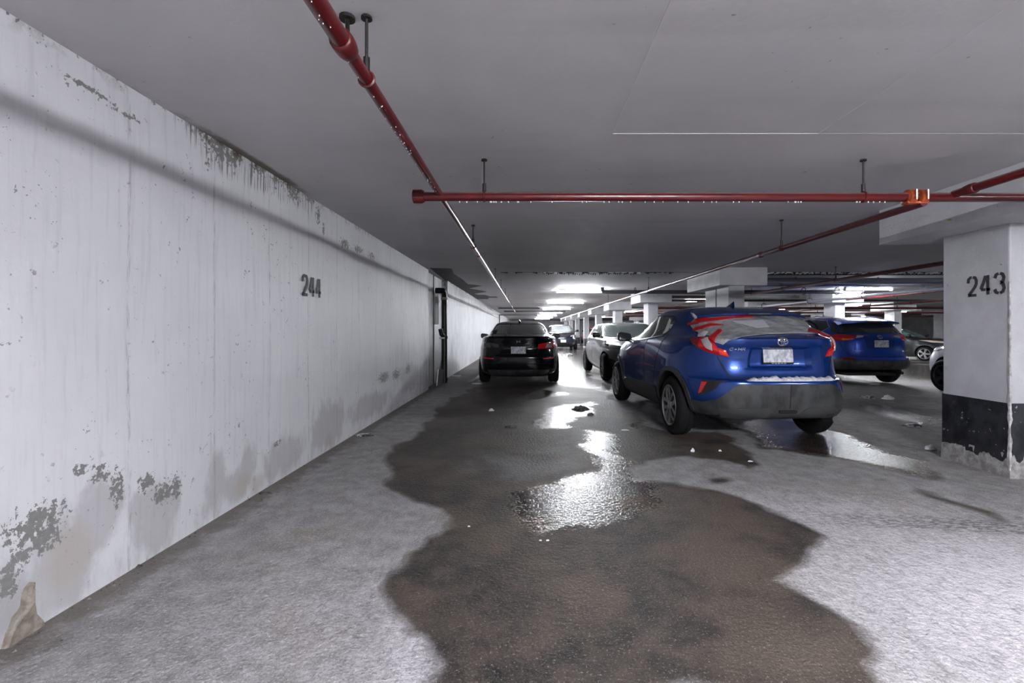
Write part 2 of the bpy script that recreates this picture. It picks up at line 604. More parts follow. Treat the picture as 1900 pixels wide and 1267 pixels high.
# stepped band along the top of the far wall
MB().box(WX - .02, WX + .03, 11.75, 34, 2.03, CEIL).build('trim_1', WALL_MAT)['kind'] = 'structure'
PLAIN = noisy('plain_white_paint', (.62, .62, .65), (.50, .50, .52), 1.6, .6, 6, .15, 30)
for nm, bx in (('wall_back', (WX - .3, 36, -9.2, -9, -.8, CEIL)), ('wall_end', (WX - .3, 36, 62, 62.2, -.8, CEIL)), ('wall_right', (36, 36.2, -9.2, 62.2, -.8, CEIL))):
    MB().box(*bx).build(nm, PLAIN)['kind'] = 'structure'


# ---- ceiling
def cl(x, y):
    s = (CEIL - CAM_H) / (612.0 - y)
    return ((x - 977.0) * s, 885.0 * s)


CSTAIN = [[cl(*q) for q in p] for p in ([(797, 497), (838, 498), (842, 508), (858, 518), (868, 527), (895, 530), (870, 535), (905, 541), (880, 545), (925, 551), (898, 555), (880, 556), (850, 540)],)]


def ceil_mask(x, y):
    s = np.zeros_like(x)
    for p in CSTAIN:
        s = np.maximum(s, soft(poly_sd(x, y, p), .06))
    # rusty line where the wall leaks
    r = blob(x, y, WX + .02, 3.6, .07, .9) + .5 * blob(x, y, WX + .02, 2, .05, 1.2)
    j = np.exp(-((y - 10.03 - .03 * np.sin(x * 4)) / .05) ** 2) * (x > -1.8) * (.55 + .45 * np.sin(x * 2.2 + 1))
    return np.stack([s, np.clip(r, 0, 1), np.clip(j, 0, 1)], 1)


m = mat('garage_ceiling', (.45, .45, .46), .62)
t = NT(m)
co = t.coords()
R_, G_, B_ = t.attr('mask')[:3]
n_big = t.noise(co, .5, 5, .6)
n_mid = t.noise(co, 6, 5, .7)
base = t.mix(t.step(n_big, .35, .68), (.60, .585, .60), (.53, .515, .535))
sm = t.noise(t.mapping(co, (.35, 2.4, 1)), 1.0, 4, .55)
base = t.mix(t.step(sm, .52, .72, 0, .22), base, (.36, .35, .36))
pit = t.math('MULTIPLY', t.step(t.noise(co, 16, 2, .7), .72, .74), t.step(t.noise(co, 1.1, 2), .5, .6))
base = t.mix(t.math('MULTIPLY', pit, .7), base, (.15, .15, .15))
base = t.mix(t.step(t.math('ADD', R_, t.math('MULTIPLY', t.math('SUBTRACT', n_mid, .5), .4)), .45, .55), base, (.035, .034, .034))
base = t.mix(t.step(t.math('ADD', G_, t.math('MULTIPLY', t.math('SUBTRACT', n_mid, .5), .8)), .4, .9, 0, .8), base, (.09, .06, .035))
base = t.mix(t.step(t.math('ADD', B_, t.math('MULTIPLY', t.math('SUBTRACT', n_mid, .5), .8)), .5, .62, 0, .9), base, (.03, .03, .03))
t.l(base, t.b.inputs['Base Color'])
t.l(t.bump(t.noise(co, 30, 4, .6), .12, .01), t.b.inputs['Normal'])
CEIL_MAT = m
ceiling = sheet_grid('ceiling', vary([(WX - .1, 5, .05), (5, 36, .5)]), vary([(-9.1, 0, .5), (0, 16, .05), (16, 62.1, .8)]), lambda u, v: np.stack([u, v, np.full_like(u, CEIL)], 1), ceil_mask, CEIL_MAT)
tag(ceiling, 'low grey-white concrete garage ceiling with board seams', kind='structure')
SEAMP = mat('seam_ridge', (.62, .61, .63), .6)
for x0, x1, y0, y1 in ((.53, 1.8, 2.937, 2.942), (1.8, 3.3, 2.938, 2.941), (.528, .531, 1.55, 2.94), (1.797, 1.801, 1.2, 2.94)):
    MB().box(x0, x1, y0, y1, CEIL - (.0008 if x0 == 1.8 else .002), CEIL + .01).build('board_seam', SEAMP, ceiling)
# loose sealant hanging from the expansion joint
JB = mat('joint_black')
JW = mat('sealant_white', (.62, .62, .64), .5)
jr = random.Random(4)
jb, jw = MB(), MB()
for i in range(70):
    x = -.55 + i * .052
    if jr.random() < .75:
        d = .006 + .03 * jr.random()
        jb.box(x, x + .05, 10.0, 10.03, CEIL - d, CEIL + .01)
for i in range(44):
    x = .35 + i * .047
    d = .02 + .05 * jr.random()
    jb.prism([(x, CEIL + .01), (x + .045, CEIL + .01), (x + .02, CEIL - d)], 10.06, 10.075, lambda a, b, h: (a, h, b))
    if jr.random() < .6:
        jw.box(x, x + .06, 9.985, 10.0, CEIL - .012 - .02 * jr.random(), CEIL + .01)
jb.box(4.7, 16, 9.98, 10.10, CEIL - .055, CEIL + .01)
for i in range(150):
    x = 4.75 + i * .045 + jr.random() * .03
    a = .015 + .04 * jr.random()
    z = CEIL - .03 - .025 * jr.random()
    jw.prism([(x, z), (x + a, z + .4 * a), (x + .7 * a, z + a), (x - .2 * a, z + .6 * a)], 9.955, 9.978, lambda a_, b_, h: (a_, h, b_))
jb.build('expansion_joint', JB, ceiling)
sw = jw.build('loose_sealant', JW, ceiling)
sw['kind'] = 'stuff'

# ---- columns
COLW = noisy('column_paint', (.55, .55, .58), (.47, .47, .495), 3.2, .6, 6, .25, 40)
t = NT(COLW)
co = t.coords()
old = t.b.inputs['Base Color'].links[0].from_socket
ch = t.math('MULTIPLY', t.step(t.noise(co, 17, 3, .7), .69, .71), t.step(t.noise(co, 2.7, 2), .48, .58))
t.l(t.mix(ch, old, (.16, .16, .165)), t.b.inputs['Base Color'])
BAND = noisy('black_band_paint', (.012, .013, .016), (.03, .032, .038), 8, .38, 5, .3, 25)
t = NT(BAND)
old = t.b.inputs['Base Color'].links[0].from_socket
ch = t.math('MULTIPLY', t.step(t.noise(t.coords(), 24, 3, .7), .665, .68), t.step(t.noise(t.coords(), 4, 2), .45, .55))
t.l(t.mix(ch, old, (.42, .42, .42)), t.b.inputs['Base Color'])
RAWC = noisy('bare_concrete', (.20, .19, .185), (.38, .37, .37), 16, .85, 5, .8, 45)


def perim(x0, x1, y0, y1, step):
    p = []
    for a, b in (((x0, y0), (x1, y0)), ((x1, y0), (x1, y1)), ((x1, y1), (x0, y1)), ((x0, y1), (x0, y0))):
        L = math.hypot(b[0] - a[0], b[1] - a[1])
        k = max(1, int(L / step))
        p += [(a[0] + (b[0] - a[0]) * i / k, a[1] + (b[1] - a[1]) * i / k) for i in range(k)]
    return p


def column(x0, x1, y0, y1, label, drop, fine=False):
    cx, cy = (x0 + x1) / 2, (y0 + y1) / 2
    z0 = float(floor_z(cx))
    root = thing('concrete_column', label, None, (cx, cy, z0), kind='structure', group='rows of concrete columns')
    hx, hy = (x1 - x0) / 2, (y1 - y0) / 2
    sh = MB().box(-hx, hx, -hy, hy, -.02 if not fine else .0, CEIL - z0 - .34)
    s = sh.build('shaft', COLW, root)
    b = s.modifiers.new('bev', 'BEVEL')
    b.width = .012
    b.segments = 2
    # black band with a ragged lower edge
    st = .025 if fine else .15
    P = perim(-hx - .004, hx + .004, -hy - .004, hy + .004, st)
    v = []
    for i, (x, y) in enumerate(P):
        q = noise.noise(Vector((x * 7 + cx, y * 7 + cy, 1))) + .5 * noise.noise(Vector((x * 23 + cx, y * 23, 4)))
        lo = max(.015, .13 + .07 * q) if fine else .10 + .05 * q
        v += [(x, y, .605), (x, y, lo), (x * .985, y * .985, lo), (x * .985, y * .985, .605)]
    n = len(P)
    f = [(i * 4 + j, i * 4 + (j + 1) % 4, ((i + 1) % n) * 4 + (j + 1) % 4, ((i + 1) % n) * 4 + j) for i in range(n) for j in range(4)]
    MB().put(v, f).build('black_band', BAND, root)
    if fine:
        P = perim(-hx, hx, -hy, hy, .03)
        v, f = [], []
        n = len(P)
        for lv, (zz, ou) in enumerate(((-.03, .016), (.03, .014), (.08, .010), (.13, .007), (.19, .003), (.23, -.004))):
            for x, y in P:
                q = 1 + (ou + .012 * noise.noise(Vector((x * 14, y * 14, zz * 14)))) / .3
                v.append((x * q, y * q, zz))
        f = [(l * n + i, l * n + (i + 1) % n, (l + 1) * n + (i + 1) % n, (l + 1) * n + i) for l in range(5) for i in range(n)]
        MB().put(v, f).build('spalled_foot', RAWC, root, True, 60)
    if fine:    # paint knocked off the near corner
        v, f = [], []
        for i in range(60):
            zz = .06 + i * .026
            a = .004 + .016 * max(0, noise.noise(Vector((3, 1, zz * 9))) + .25) * (1.6 - zz) + .010 * max(0, noise.noise(Vector((8, 2, zz * 31))))
            q = noise.noise(Vector((1, 6, zz * 12)))
            v += [(-hx - .0055, -hy + a * (1 + q), zz), (-hx - .006, -hy - .006, zz), (-hx + a * (1 - q), -hy - .0055, zz), (-hx + .02, -hy + .02, zz)]
        f = [(i * 4 + j, i * 4 + (j + 1) % 4, i * 4 + 4 + (j + 1) % 4, i * 4 + 4 + j) for i in range(59) for j in range(4)]
        MB().put(v, f).build('chipped_edge', noisy('chipped_white', (.62, .62, .63), (.30, .29, .28), 18, .8), root)
    dx0, dx1, dy0, dy1 = [q - c for q, c in zip(drop, (cx, cx, cy, cy))]
    d = MB().box(dx0, dx1, dy0, dy1, CEIL - z0 - .345, CEIL - z0 + .01).build('drop_panel', COLW, root)
    return root


col1 = column(3.91, 4.30, 3.86, 4.48, 'nearest column, numbered 243, with black band round its foot', (3.58, 4.65, 3.40, 4.84), True)
column(3.95, 4.26, 9.32, 9.92, 'column beside the expansion joint, behind the blue crossover roof', (3.74, 4.66, 9.23, 9.99))
column(3.95, 4.26, 9.97, 10.55, 'twin column close behind the first one at the expansion joint', (3.74, 4.66, 10.0, 11.1))
ORD = ['third', 'fourth', 'fifth', 'sixth', 'seventh', 'eighth', 'ninth']
for i, yy in enumerate((15.3, 21.0, 26.6, 32.2, 37.8, 43.4, 49)):
    column(3.9, 4.22, yy, yy + .6, ORD[i] + ' column in the row that starts with 243', (3.56, 4.54, yy - .4, yy + 1.0))
for i, yy in enumerate((15.3, 21.0, 26.6, 32.2, 37.8, 43.4)):
    column(9.9, 10.22, yy, yy + .6, ['first', 'second', 'third', 'fourth', 'fifth', 'sixth'][i] + ' column of the row behind the blue SUV', (9.56, 10.54, yy - .4, yy + 1.0))
for i, yy in enumerate((21.0, 26.6, 32.2, 37.8, 43.4)):
    column(16.2, 16.52, yy, yy + .6, ['first', 'second', 'third', 'fourth', 'fifth'][i] + ' column of the row beyond the blue SUV row', (15.86, 16.84, yy - .4, yy + 1.0))
for i, yy in enumerate((26.6, 34, 42)):
    column(23.2, 23.52, yy, yy + .6, ['near', 'middle', 'far'][i] + ' column of the most distant row at the back', (22.86, 23.84, yy - .4, yy + 1.0))

MB().prism([(4.01, 2.125), (4.03, 2.14), (4.055, 2.137), (4.075, 2.15), (4.05, 2.128), (4.03, 2.124)], -.0015, .003, lambda a, b, h: (3.58 + h - 4.105, a - 4.17, b)).build('scuff_mark', mat('ochre_scuff', (.40, .26, .06), .7), col1)

# ---- stencilled numbers
STENCIL = noisy('stencil_black', (.016, .016, .019), (.04, .04, .045), 30, .6)
DIG = {
    '2': [[(.06, .70), (.10, .90), (.30, 1.0), (.44, 1.0)], [(.56, 1.0), (.80, .97), (.94, .80), (.92, .62), (.75, .45), (.45, .25), (.16, .06)], [(.05, .04), (.95, .04)]],
    '4': [[(.52, .98), (.28, .60), (.06, .30)], [(.05, .27), (.50, .27)], [(.74, 1.0), (.74, .0)], [(.62, .27), (.98, .27)]],
    '3': [[(.07, .78), (.20, .95), (.42, 1.0)], [(.56, 1.0), (.82, .94), (.92, .78), (.86, .62), (.62, .53)], [(.62, .53), (.88, .44), (.95, .26), (.84, .08), (.57, .01)], [(.43, .01), (.20, .05), (.06, .22)]],
}


def stencil(text, u, z, h, wd, gap, conv, parent, thick=.022, slope=0.0):
    for i, chh in enumerate(text):
        mb = MB()
        for st in DIG[chh]:
            pts = [Vector((u + a * wd, z + b * h + slope * i)) for a, b in st]
            rows = []
            for j, p in enumerate(pts):
                d = (pts[min(j + 1, len(pts) - 1)] - pts[max(j - 1, 0)]).normalized()
                nn = Vector((-d.y, d.x)) * thick / 2 * (1.0 if abs(d.y) > .5 else .85)
                rows.append((p + nn, p - nn))
            v = [conv(q.x, q.y, hh) for hh in (-.004, .0012) for r in rows for q in r]
            n = len(rows)
            f = []
            for j in range(n - 1):
                f.append((j * 2, j * 2 + 1, j * 2 + 3, j * 2 + 2))
                o2 = n * 2
                f.append((o2 + j * 2, o2 + j * 2 + 2, o2 + j * 2 + 3, o2 + j * 2 + 1))
            mb.put(v, f)
        mb.build('number_digit', STENCIL, parent)
        u += wd + gap


stencil('244', 4.19, 1.507, .175, .10, .035, lambda a, b, h: (WX + .006 + h + .004, a, b), wall, .032)
# on the column the face runs away from the viewer, so digits start at its far edge
stencil('243', -.055, 1.495, .165, .088, .032, lambda a, b, h: (-.195 - h - .002, -a, b), col1, .028, .004)

# ---- strip lights
TUBE = mat('tube_light', (1, 1, 1), .4, emit=(.93, .96, 1.0), estr=LAMP_POWER)
TUBE_BOOST = mat('boosted_tube_light', (1, 1, 1), .4, emit=(.95, .96, 1.0), estr=LAMP_POWER * 2.15)  # output boosted to balance the near area against the far lamps
HOUS = mat('lamp_housing', (.72, .72, .74), .4)


def strip_light(x, y, label, length=1.4, z=CEIL, tm=None):
    r = thing('strip_light', label, 'ceiling light', (x, y, z - .075), group='fluorescent strip lights on the ceiling')
    MB().box(-length / 2, length / 2, -.06, .06, .035, .077).build('housing', HOUS, r)
    for s in (-1, 1):
        MB().box(s * length / 2 - .012, s * length / 2 + .012, -.05, .05, -.03, .036).build('end_cap', HOUS, r)
        MB().tube([(-length / 2 + .01, s * .028, .004), (length / 2 - .01, s * .028, .004)], .015, 8).build('tube', tm or TUBE, r)
    return r


strip_light(1.7, -1.3, 'strip light over the parking lane behind the viewpoint', 1.5, tm=TUBE_BOOST)
for i, yy in enumerate((14.3, 20.2, 26.2, 32.2, 38.2, 44.2, 50)):
    strip_light(1.65, yy, ['nearest', 'second', 'third', 'fourth', 'fifth', 'sixth', 'seventh'][i] + ' lit strip light above the lane beyond the black sedan', 1.5)
for i, (x, y) in enumerate(((9.6, 13.4), (7.0, 19.0), (13.4, 26), (15.2, 22.6), (23.6, 30.5), (7.0, 31), (13, 38), (19, 17), (7.0, 42), (7.2, -1.5))):
    strip_light(x, y, 'lit strip light ' + ['above the blue SUV by the grey duct', 'over the lane behind the blue SUV', 'far over the bay left of the SUV roof', 'right of the white column behind the SUV', 'above the dark hatchback in the far bay',
                                             'over the far lane between column rows', 'deep in the garage beyond the hatchback', 'hidden beyond the numbered column', 'farthest one in the second lane', 'over the lane right of the viewpoint'][i], 1.3)

# ------------------------------------------------------------------ sprinkler pipes
REDP = noisy('red_pipe_paint', (.115, .0035, .005), (.08, .0035, .005), 6, .30, 4, .05, 60)
NT(REDP).b.inputs['Coat Weight'].default_value = .35
t = NT(REDP)
gn = t.n('ShaderNodeNewGeometry')
sx = t.n('ShaderNodeSeparateXYZ')
t.l(gn.outputs['Normal'], sx.inputs[0])
old = t.b.inputs['Base Color'].links[0].from_socket
t.l(t.mix(t.step(sx.outputs[2], .35, .75, 0, .8), old, (.16, .15, .15)), t.b.inputs['Base Color'])   # dust settled on top
FIT = noisy('fitting_red', (.11, .004, .005), (.06, .007, .007), 20, .4)
ROD = mat('hanger_steel', (.035, .030, .030), .55, .6)
COPPER = noisy('orange_clamp', (.50, .10, .03), (.28, .05, .02), 18, .3, metal=.3)
DROP = mat('water_drop', (.8, .8, .82), .03, 0, 1.0)


def pipe(name, label, p0, p1, r, m=REDP, hang=(), couplings=(), caps=(), reducers=(), ring=False, rodm=ROD, group='ceiling pipes', n=14):
    """straight run of pipe; hang, couplings: positions along it in metres; reducers: (position, new radius)"""
    p0, p1 = Vector(p0), Vector(p1)
    d = (p1 - p0)
    L = d.length
    d.normalize()
    root = thing(name, label, 'pipe', p0, group=group)
    at = lambda s: d * s
    cuts = [(0, r)] + list(reducers) + [(L, None)]
    for (a, ra), (b, _) in zip(cuts[:-1], cuts[1:]):
        MB().tube([at(a), at(b)], ra, n).build('pipe_run', m, root, True)
    rad = lambda s: [q for a, q in cuts[:-1] if a <= s + 1e-6][-1]
    for s in couplings:
        q = max(rad(s), rad(max(0, s - .1)))
        MB().tube([at(s - .045), at(s - .04), at(s - .015), at(s + .01), at(s + .035), at(s + .045)], [q * 1.05, q * 1.26, q * 1.30, q * 1.26, q * 1.12, q * .95], n).build('coupling', FIT if m is REDP else m, root, True, 50)
    for s in caps:
        q = rad(s)
        c = MB().tube([at(s - .045), at(s - .04), at(s + .02), at(s + .035)], [q * 1.15, q * 1.5, q * 1.5, q * 1.2], n)
        c.box(at(s).x - .03, at(s).x + .0, at(s).y - q * 1.7, at(s).y + q * 1.7, at(s).z - .012, at(s).z + .012)
        c.build('end_coupling', FIT, root, True, 40)
    for s in hang:
        q = rad(s)
        c = at(s)
        top = CEIL - p0.z - c.z + p0.z - p0.z
        top = CEIL - (p0.z + c.z)
        h = MB().tube([(c.x, c.y, c.z + q + .03), (c.x, c.y, c.z + top)], .006, 6).build('hanger_rod', rodm, root)
        MB().lathe([(c.z + top - .012, .022), (c.z + top - .002, .02)], 10, 'z', (c.x, c.y, 0)).build('ceiling_plate', rodm, h)
        # clevis ring round the pipe
        side = Vector((-d.y, d.x, 0)).normalized()
        up = Vector((0, 0, 1))
        k_ = 1.9 if ring else 1.12
        pts = [c + up * (q * (k_ - 1) * .6) + (side * math.cos(a) + up * math.sin(a)) * q * k_ for a in [math.radians(90 + i * 24) for i in range(16)]]
        MB().tube(pts, .007 if not ring else .010, 6).build('hanger_ring', FIT if m is REDP else rodm, h, True)
        MB().tube([(c.x, c.y, c.z + q * k_), (c.x, c.y, c.z + q + .06)], .013, 8).build('hanger_nut', rodm, h)
    return root


ZB = 1.20 + .965
p1 = pipe('sprinkler_pipe', 'red sprinkler pipe running along the lane beside the white wall', (-.617, -1.5, ZB), (-.617, 30, ZB), .031,
          hang=[3.34, 7.0, 10.9, 13.0, 15.5, 18, 21], couplings=[3.12, 3.55 + 4.1, 12.4, 15.0, 18.6], reducers=[(3.12, .025), (7.65, .021), (12.4, .018)])
MB().tube([(-.075, 3.34, CEIL - ZB - .002), (-.075, 3.34, CEIL - ZB - .014)], .03, 14).build('brace_plate', ROD, p1)
MB().tube([(-.075, 3.34, CEIL - ZB - .01), (-.05, 3.28, .12), (0, 3.14, .045)], .008, 8).build('brace_rod', ROD, p1)
pipe('sprinkler_pipe', 'red cross pipe spanning the ceiling above both parked lanes', (-.79, 3.38, 1.2 + .945), (9.3, 3.40, 1.2 + .935), .032, hang=[.49, 3.18, 6.5], couplings=[], caps=[0.03])
# heavy clamp on the cross pipe
cl_ = thing('pipe_clamp', 'orange-red grooved clamp bolted round the red cross pipe', 'pipe clamp', (2.76, 3.388, 1.2 + .941))
for s in (-1, 1):
    MB().tube([(s * .04 - .03, 0, 0), (s * .04 - .022, 0, 0), (s * .04 + .022, 0, 0), (s * .04 + .03, 0, 0)], [.036, .054, .054, .036], 16).build('clamp_half', COPPER, cl_, True)
    MB().tube([(s * .04, -.062, -.03), (s * .04, -.062, .04)], .008, 8).build('bolt', mat('bright_bolt', (.7, .7, .7), .2, 1.0), cl_)
MB().box(-.075, .075, -.03, .03, -.048, -.034).build('saddle', COPPER, cl_)
pipe('sprinkler_pipe', 'dark red branch pipe dropping away under the clamp toward the columns', (2.80, 3.36, 1.2 + .897), (2.80, 40, 1.2 + .905), .027, hang=[1.88, 7.6, 13, 19], couplings=[2.35, 8.4, 14.5], reducers=[(8.4, .022)])
pipe('sprinkler_pipe', 'red branch pipe joining the cross pipe beside the numbered column', (3.05, -3.0, 1.2 + .958), (3.02, 3.37, 1.2 + .958), .028, couplings=[6.25])
pipe('sprinkler_pipe', 'red pipe crossing behind the numbered column above the blue SUV', (5.9, 2.0, 1.2 + .945), (5.9, 34, 1.2 + .945), .034, hang=[7.1, 10.5, 14], couplings=[9.0, 13.5])
pipe('sprinkler_pipe', 'thin red pipe further over the blue SUV', (10.0, 5.0, 1.2 + .95), (10.0, 40, 1.2 + .95), .032, hang=[7, 9.2, 12, 16], couplings=[8, 13])
pipe('sprinkler_pipe', 'distant dark red pipe over the far bay', (13.7, 6.0, 1.2 + .96), (13.7, 45, 1.2 + .96), .035, hang=[9, 13, 17], couplings=[11])
for i, (x, z, yy) in enumerate(((6.9, .80, 17.5), (10, .80, 22.3), (12, .80, 28))):
    pipe('sprinkler_pipe', ['red cross pipe in the second bay behind the SUV', 'red cross pipe in the third bay behind the SUV', 'red cross pipe farthest back in the garage'][i], (4.6, yy, 1.2 + z), (30, yy, 1.2 + z), .04, hang=[3, 6, 9, 12])
GREYP = mat('grey_drain_pipe', (.10, .105, .12), .4, .3)
pipe('drain_pipe', 'dark grey cross drain pipe hung in rings behind the columns', (2.25, 13.6, 1.2 + 1.08), (9.0, 13.6, 1.2 + 1.08), .055, m=GREYP, hang=[.85, 3.7, 5.65, 6.6], ring=True)
MB().tube([(2.25, 13.6, 2.28), (2.19, 13.6, 2.29), (2.16, 13.6, 2.33), (2.16, 13.6, CEIL)], .055, 12).build('drain_elbow', GREYP).parent = None
o = bpy.data.objects['drain_elbow']
tag(o, 'dark elbow turning the cross drain pipe up into the ceiling', 'pipe', 'ceiling pipes')
WHITEP = mat('pale_pipe', (.45, .46, .5), .3, .2)
pipe('drain_pipe', 'pale pipe hung in big rings running back above the blue SUV', (9.2, 9.0, 1.2 + .92), (9.2, 34, 1.2 + .92), .045, m=WHITEP, hang=[4, 6.5, 9.5, 13, 18], ring=True)
DUCT = mat('shiny_duct', (.36, .38, .46), .22, .75)
d = thing('air_duct', 'shiny round metal duct spanning the bay above the blue SUV', 'duct', (5.0, 11.0, CEIL - .11))
MB().tube([(0, 0, 0), (9, 0, 0)], .10, 28).build('duct_run', DUCT, d, True)
for s in (1.2, 3.1, 5.0, 7.0):
    MB().tube([(s, 0, 0), (s + .03, 0, 0)], .104, 28).build('duct_seam', DUCT, d, True)
    MB().box(s - .01, s + .02, -.01, .01, .09, .112).build('duct_hanger', ROD, d)
# conduits and dark lines further down the ceiling
for i, (x0, x1, yy) in enumerate(((-1.5, .7, 25.2), (-1.4, 2.4, 29.5), (4.7, 9.5, 16.6), (4.7, 20, 18.6), (4.7, 22, 24.5))):
    o = MB().box(x0, x1, yy, yy + .12, CEIL - .10, CEIL - .02).build('cable_tray', mat('tray_dark', (.03, .03, .035), .5))
    tag(o, ['short black cable tray high above the black sedan roof', 'long black cable tray across the lane behind the sedan', 'cable tray before the second bay columns', 'cable tray over the second bay', 'cable tray over the third bay'][i], 'cable tray')
    MB().box(x0 + .1, x0 + .13, yy + .04, yy + .07, CEIL - .03, CEIL).build('bracket', ROD, o)
    MB().box(x1 - .13, x1 - .1, yy + .04, yy + .07, CEIL - .03, CEIL).build('bracket', ROD, o)
# pipe frame across the far end of the lane
g = thing('goalpost_barrier', 'thin grey goalpost frame standing by the far wall', 'frame', (-1.9, 33.5, 0))
MB().tube([(0, 0, 0), (0, 0, 2.28)], .035, 8).build('post', GREYP, g)
MB().tube([(0, 0, 2.25), (2.6, 0, 2.25)], .035, 8).build('crossbar', GREYP, g)
MB().tube([(2.6, 0, 2.25), (2.6, 0, CEIL)], .02, 8).build('hanger_rod', GREYP, g)

# ---- black drain pipe in the wall recess
BLK = noisy('black_drain_plastic', (.004, .004, .0045), (.012, .012, .012), 6, .4)
g = thing('wall_drain_pipe', 'tall black drain pipe with elbow standing in the wall recess', 'pipe', (-1.87, 10.85, 0))
MB().tube([(0, 0, 0), (0, 0, .6), (0, 0, 1.92), (0, -.02, 2.0), (-.0, -.08, 2.06), (0, -.18, 2.075), (-.07, -.22, 2.075), (-.16, -.22, 2.075)], .065, 16).build('stack', BLK, g, True)
for z in (.05, 1.0, 1.88):
    MB().tube([(0, 0, z), (0, 0, z + .06)], .078, 16).build('collar', BLK if z < 1.8 else mat('grey_collar', (.35, .35, .35), .5), g, True)
MB().tube([(0, 0, 1.05), (-.04, -.14, 1.10), (-.06, -.16, 1.22)], .05, 12).build('branch', BLK, g, True)
MB().box(-.10, .02, -.13, .07, 1.0, 1.035).build('bracket', mat('galvanised', (.5, .5, .5), .35, .9), g)
g = tag(MB().tube([(-1.98, 10.52, 1.32), (-1.98, 10.52, 2.0)], .055, 14).build('vent_pipe', mat('pale_pvc', (.62, .62, .60), .45), None, True), 'short pale pipe beside the black drain pipe in the recess', 'pipe')
bd = thing('leaning_board', 'dark board with white edge leaning against the drain pipe', 'board', (-1.86, 10.18, 0))
bd.rotation_euler = (math.radians(-7), math.radians(6), math.radians(12))
MB().box(-.05, .06, -.012, .012, 0, .36).build('panel', mat('dark_board', (.018, .018, .02), .6), bd)
MB().box(-.065, -.05, -.014, .014, 0, .36).build('edge_strip', mat('white_edge', (.75, .75, .76), .5), bd)

# ------------------------------------------------------------------ car building kit
# car space: origin on the ground under the rear axle, +Y to the front, X to the right


def spline(keys, sub):
    k = np.array(keys, float)
    n = len(k)
    out = []
    for i in range(n - 1):
        p0, p1, p2, p3 = k[max(i - 1, 0)], k[i], k[i + 1], k[min(i + 2, n - 1)]
        for j in range(sub):
            t = j / sub
            m1, m2 = (p2 - p0) * .5, (p3 - p1) * .5
            # keep the curve from overshooting
            d = p2 - p1
            m1 = np.where(m1 * d <= 0, 0, np.sign(d) * np.minimum(abs(m1), 3 * abs(d)))
            m2 = np.where(m2 * d <= 0, 0, np.sign(d) * np.minimum(abs(m2), 3 * abs(d)))
            out.append((2 * t**3 - 3 * t**2 + 1) * p1 + (t**3 - 2 * t**2 + t) * m1 + (-2 * t**3 + 3 * t**2) * p2 + (t**3 - t**2) * m2)
    out.append(k[-1])
    return np.array(out)


def loft(rows, wmod, npts=80, sub=6, disp=None):
    """rows: z, rear y, front y, half width, rear squareness, front squareness - from the sill to the roof"""
    R = spline(rows, sub)
    th = np.linspace(0, math.pi, 500)
    cth, sth = np.cos(th), np.sin(th)
    V = []
    for z, yr, yf, hw, nr, nf in R:
        yc, a = (yr + yf) / 2, (yf - yr) / 2
        n = np.where(cth > 0, nr, nf)
        y = yc - a * np.sign(cth) * np.abs(cth) ** (2 / n)
        x = hw * np.abs(sth) ** (2 / n)
        x = x * wmod(y, z)
        s = np.concatenate([[0], np.cumsum(np.hypot(np.diff(x), np.diff(y)))])
        q = np.linspace(0, s[-1], npts)
        xr, yr_ = np.interp(q, s, x), np.interp(q, s, y)
        xr[0] = xr[-1] = 0
        ring = [(xr[i], yr_[i], z) for i in range(npts)] + [(-xr[i], yr_[i], z) for i in range(npts - 2, 0, -1)]
        V.append(ring)
    V = np.array(V)
    nl, nr_ = V.shape[:2]
    if disp:
        P = V.reshape(-1, 3)
        P[:] = disp(P)
    F = []
    for i in range(nl - 1):
        for k in range(nr_):
            k2 = (k + 1) % nr_
            F.append((i * nr_ + k, i * nr_ + k2, (i + 1) * nr_ + k2, (i + 1) * nr_ + k))
    F.append(tuple(range(nr_))[::-1])
    F.append(tuple((nl - 1) * nr_ + k for k in range(nr_)))
    return [tuple(p) for p in V.reshape(-1, 3)], F


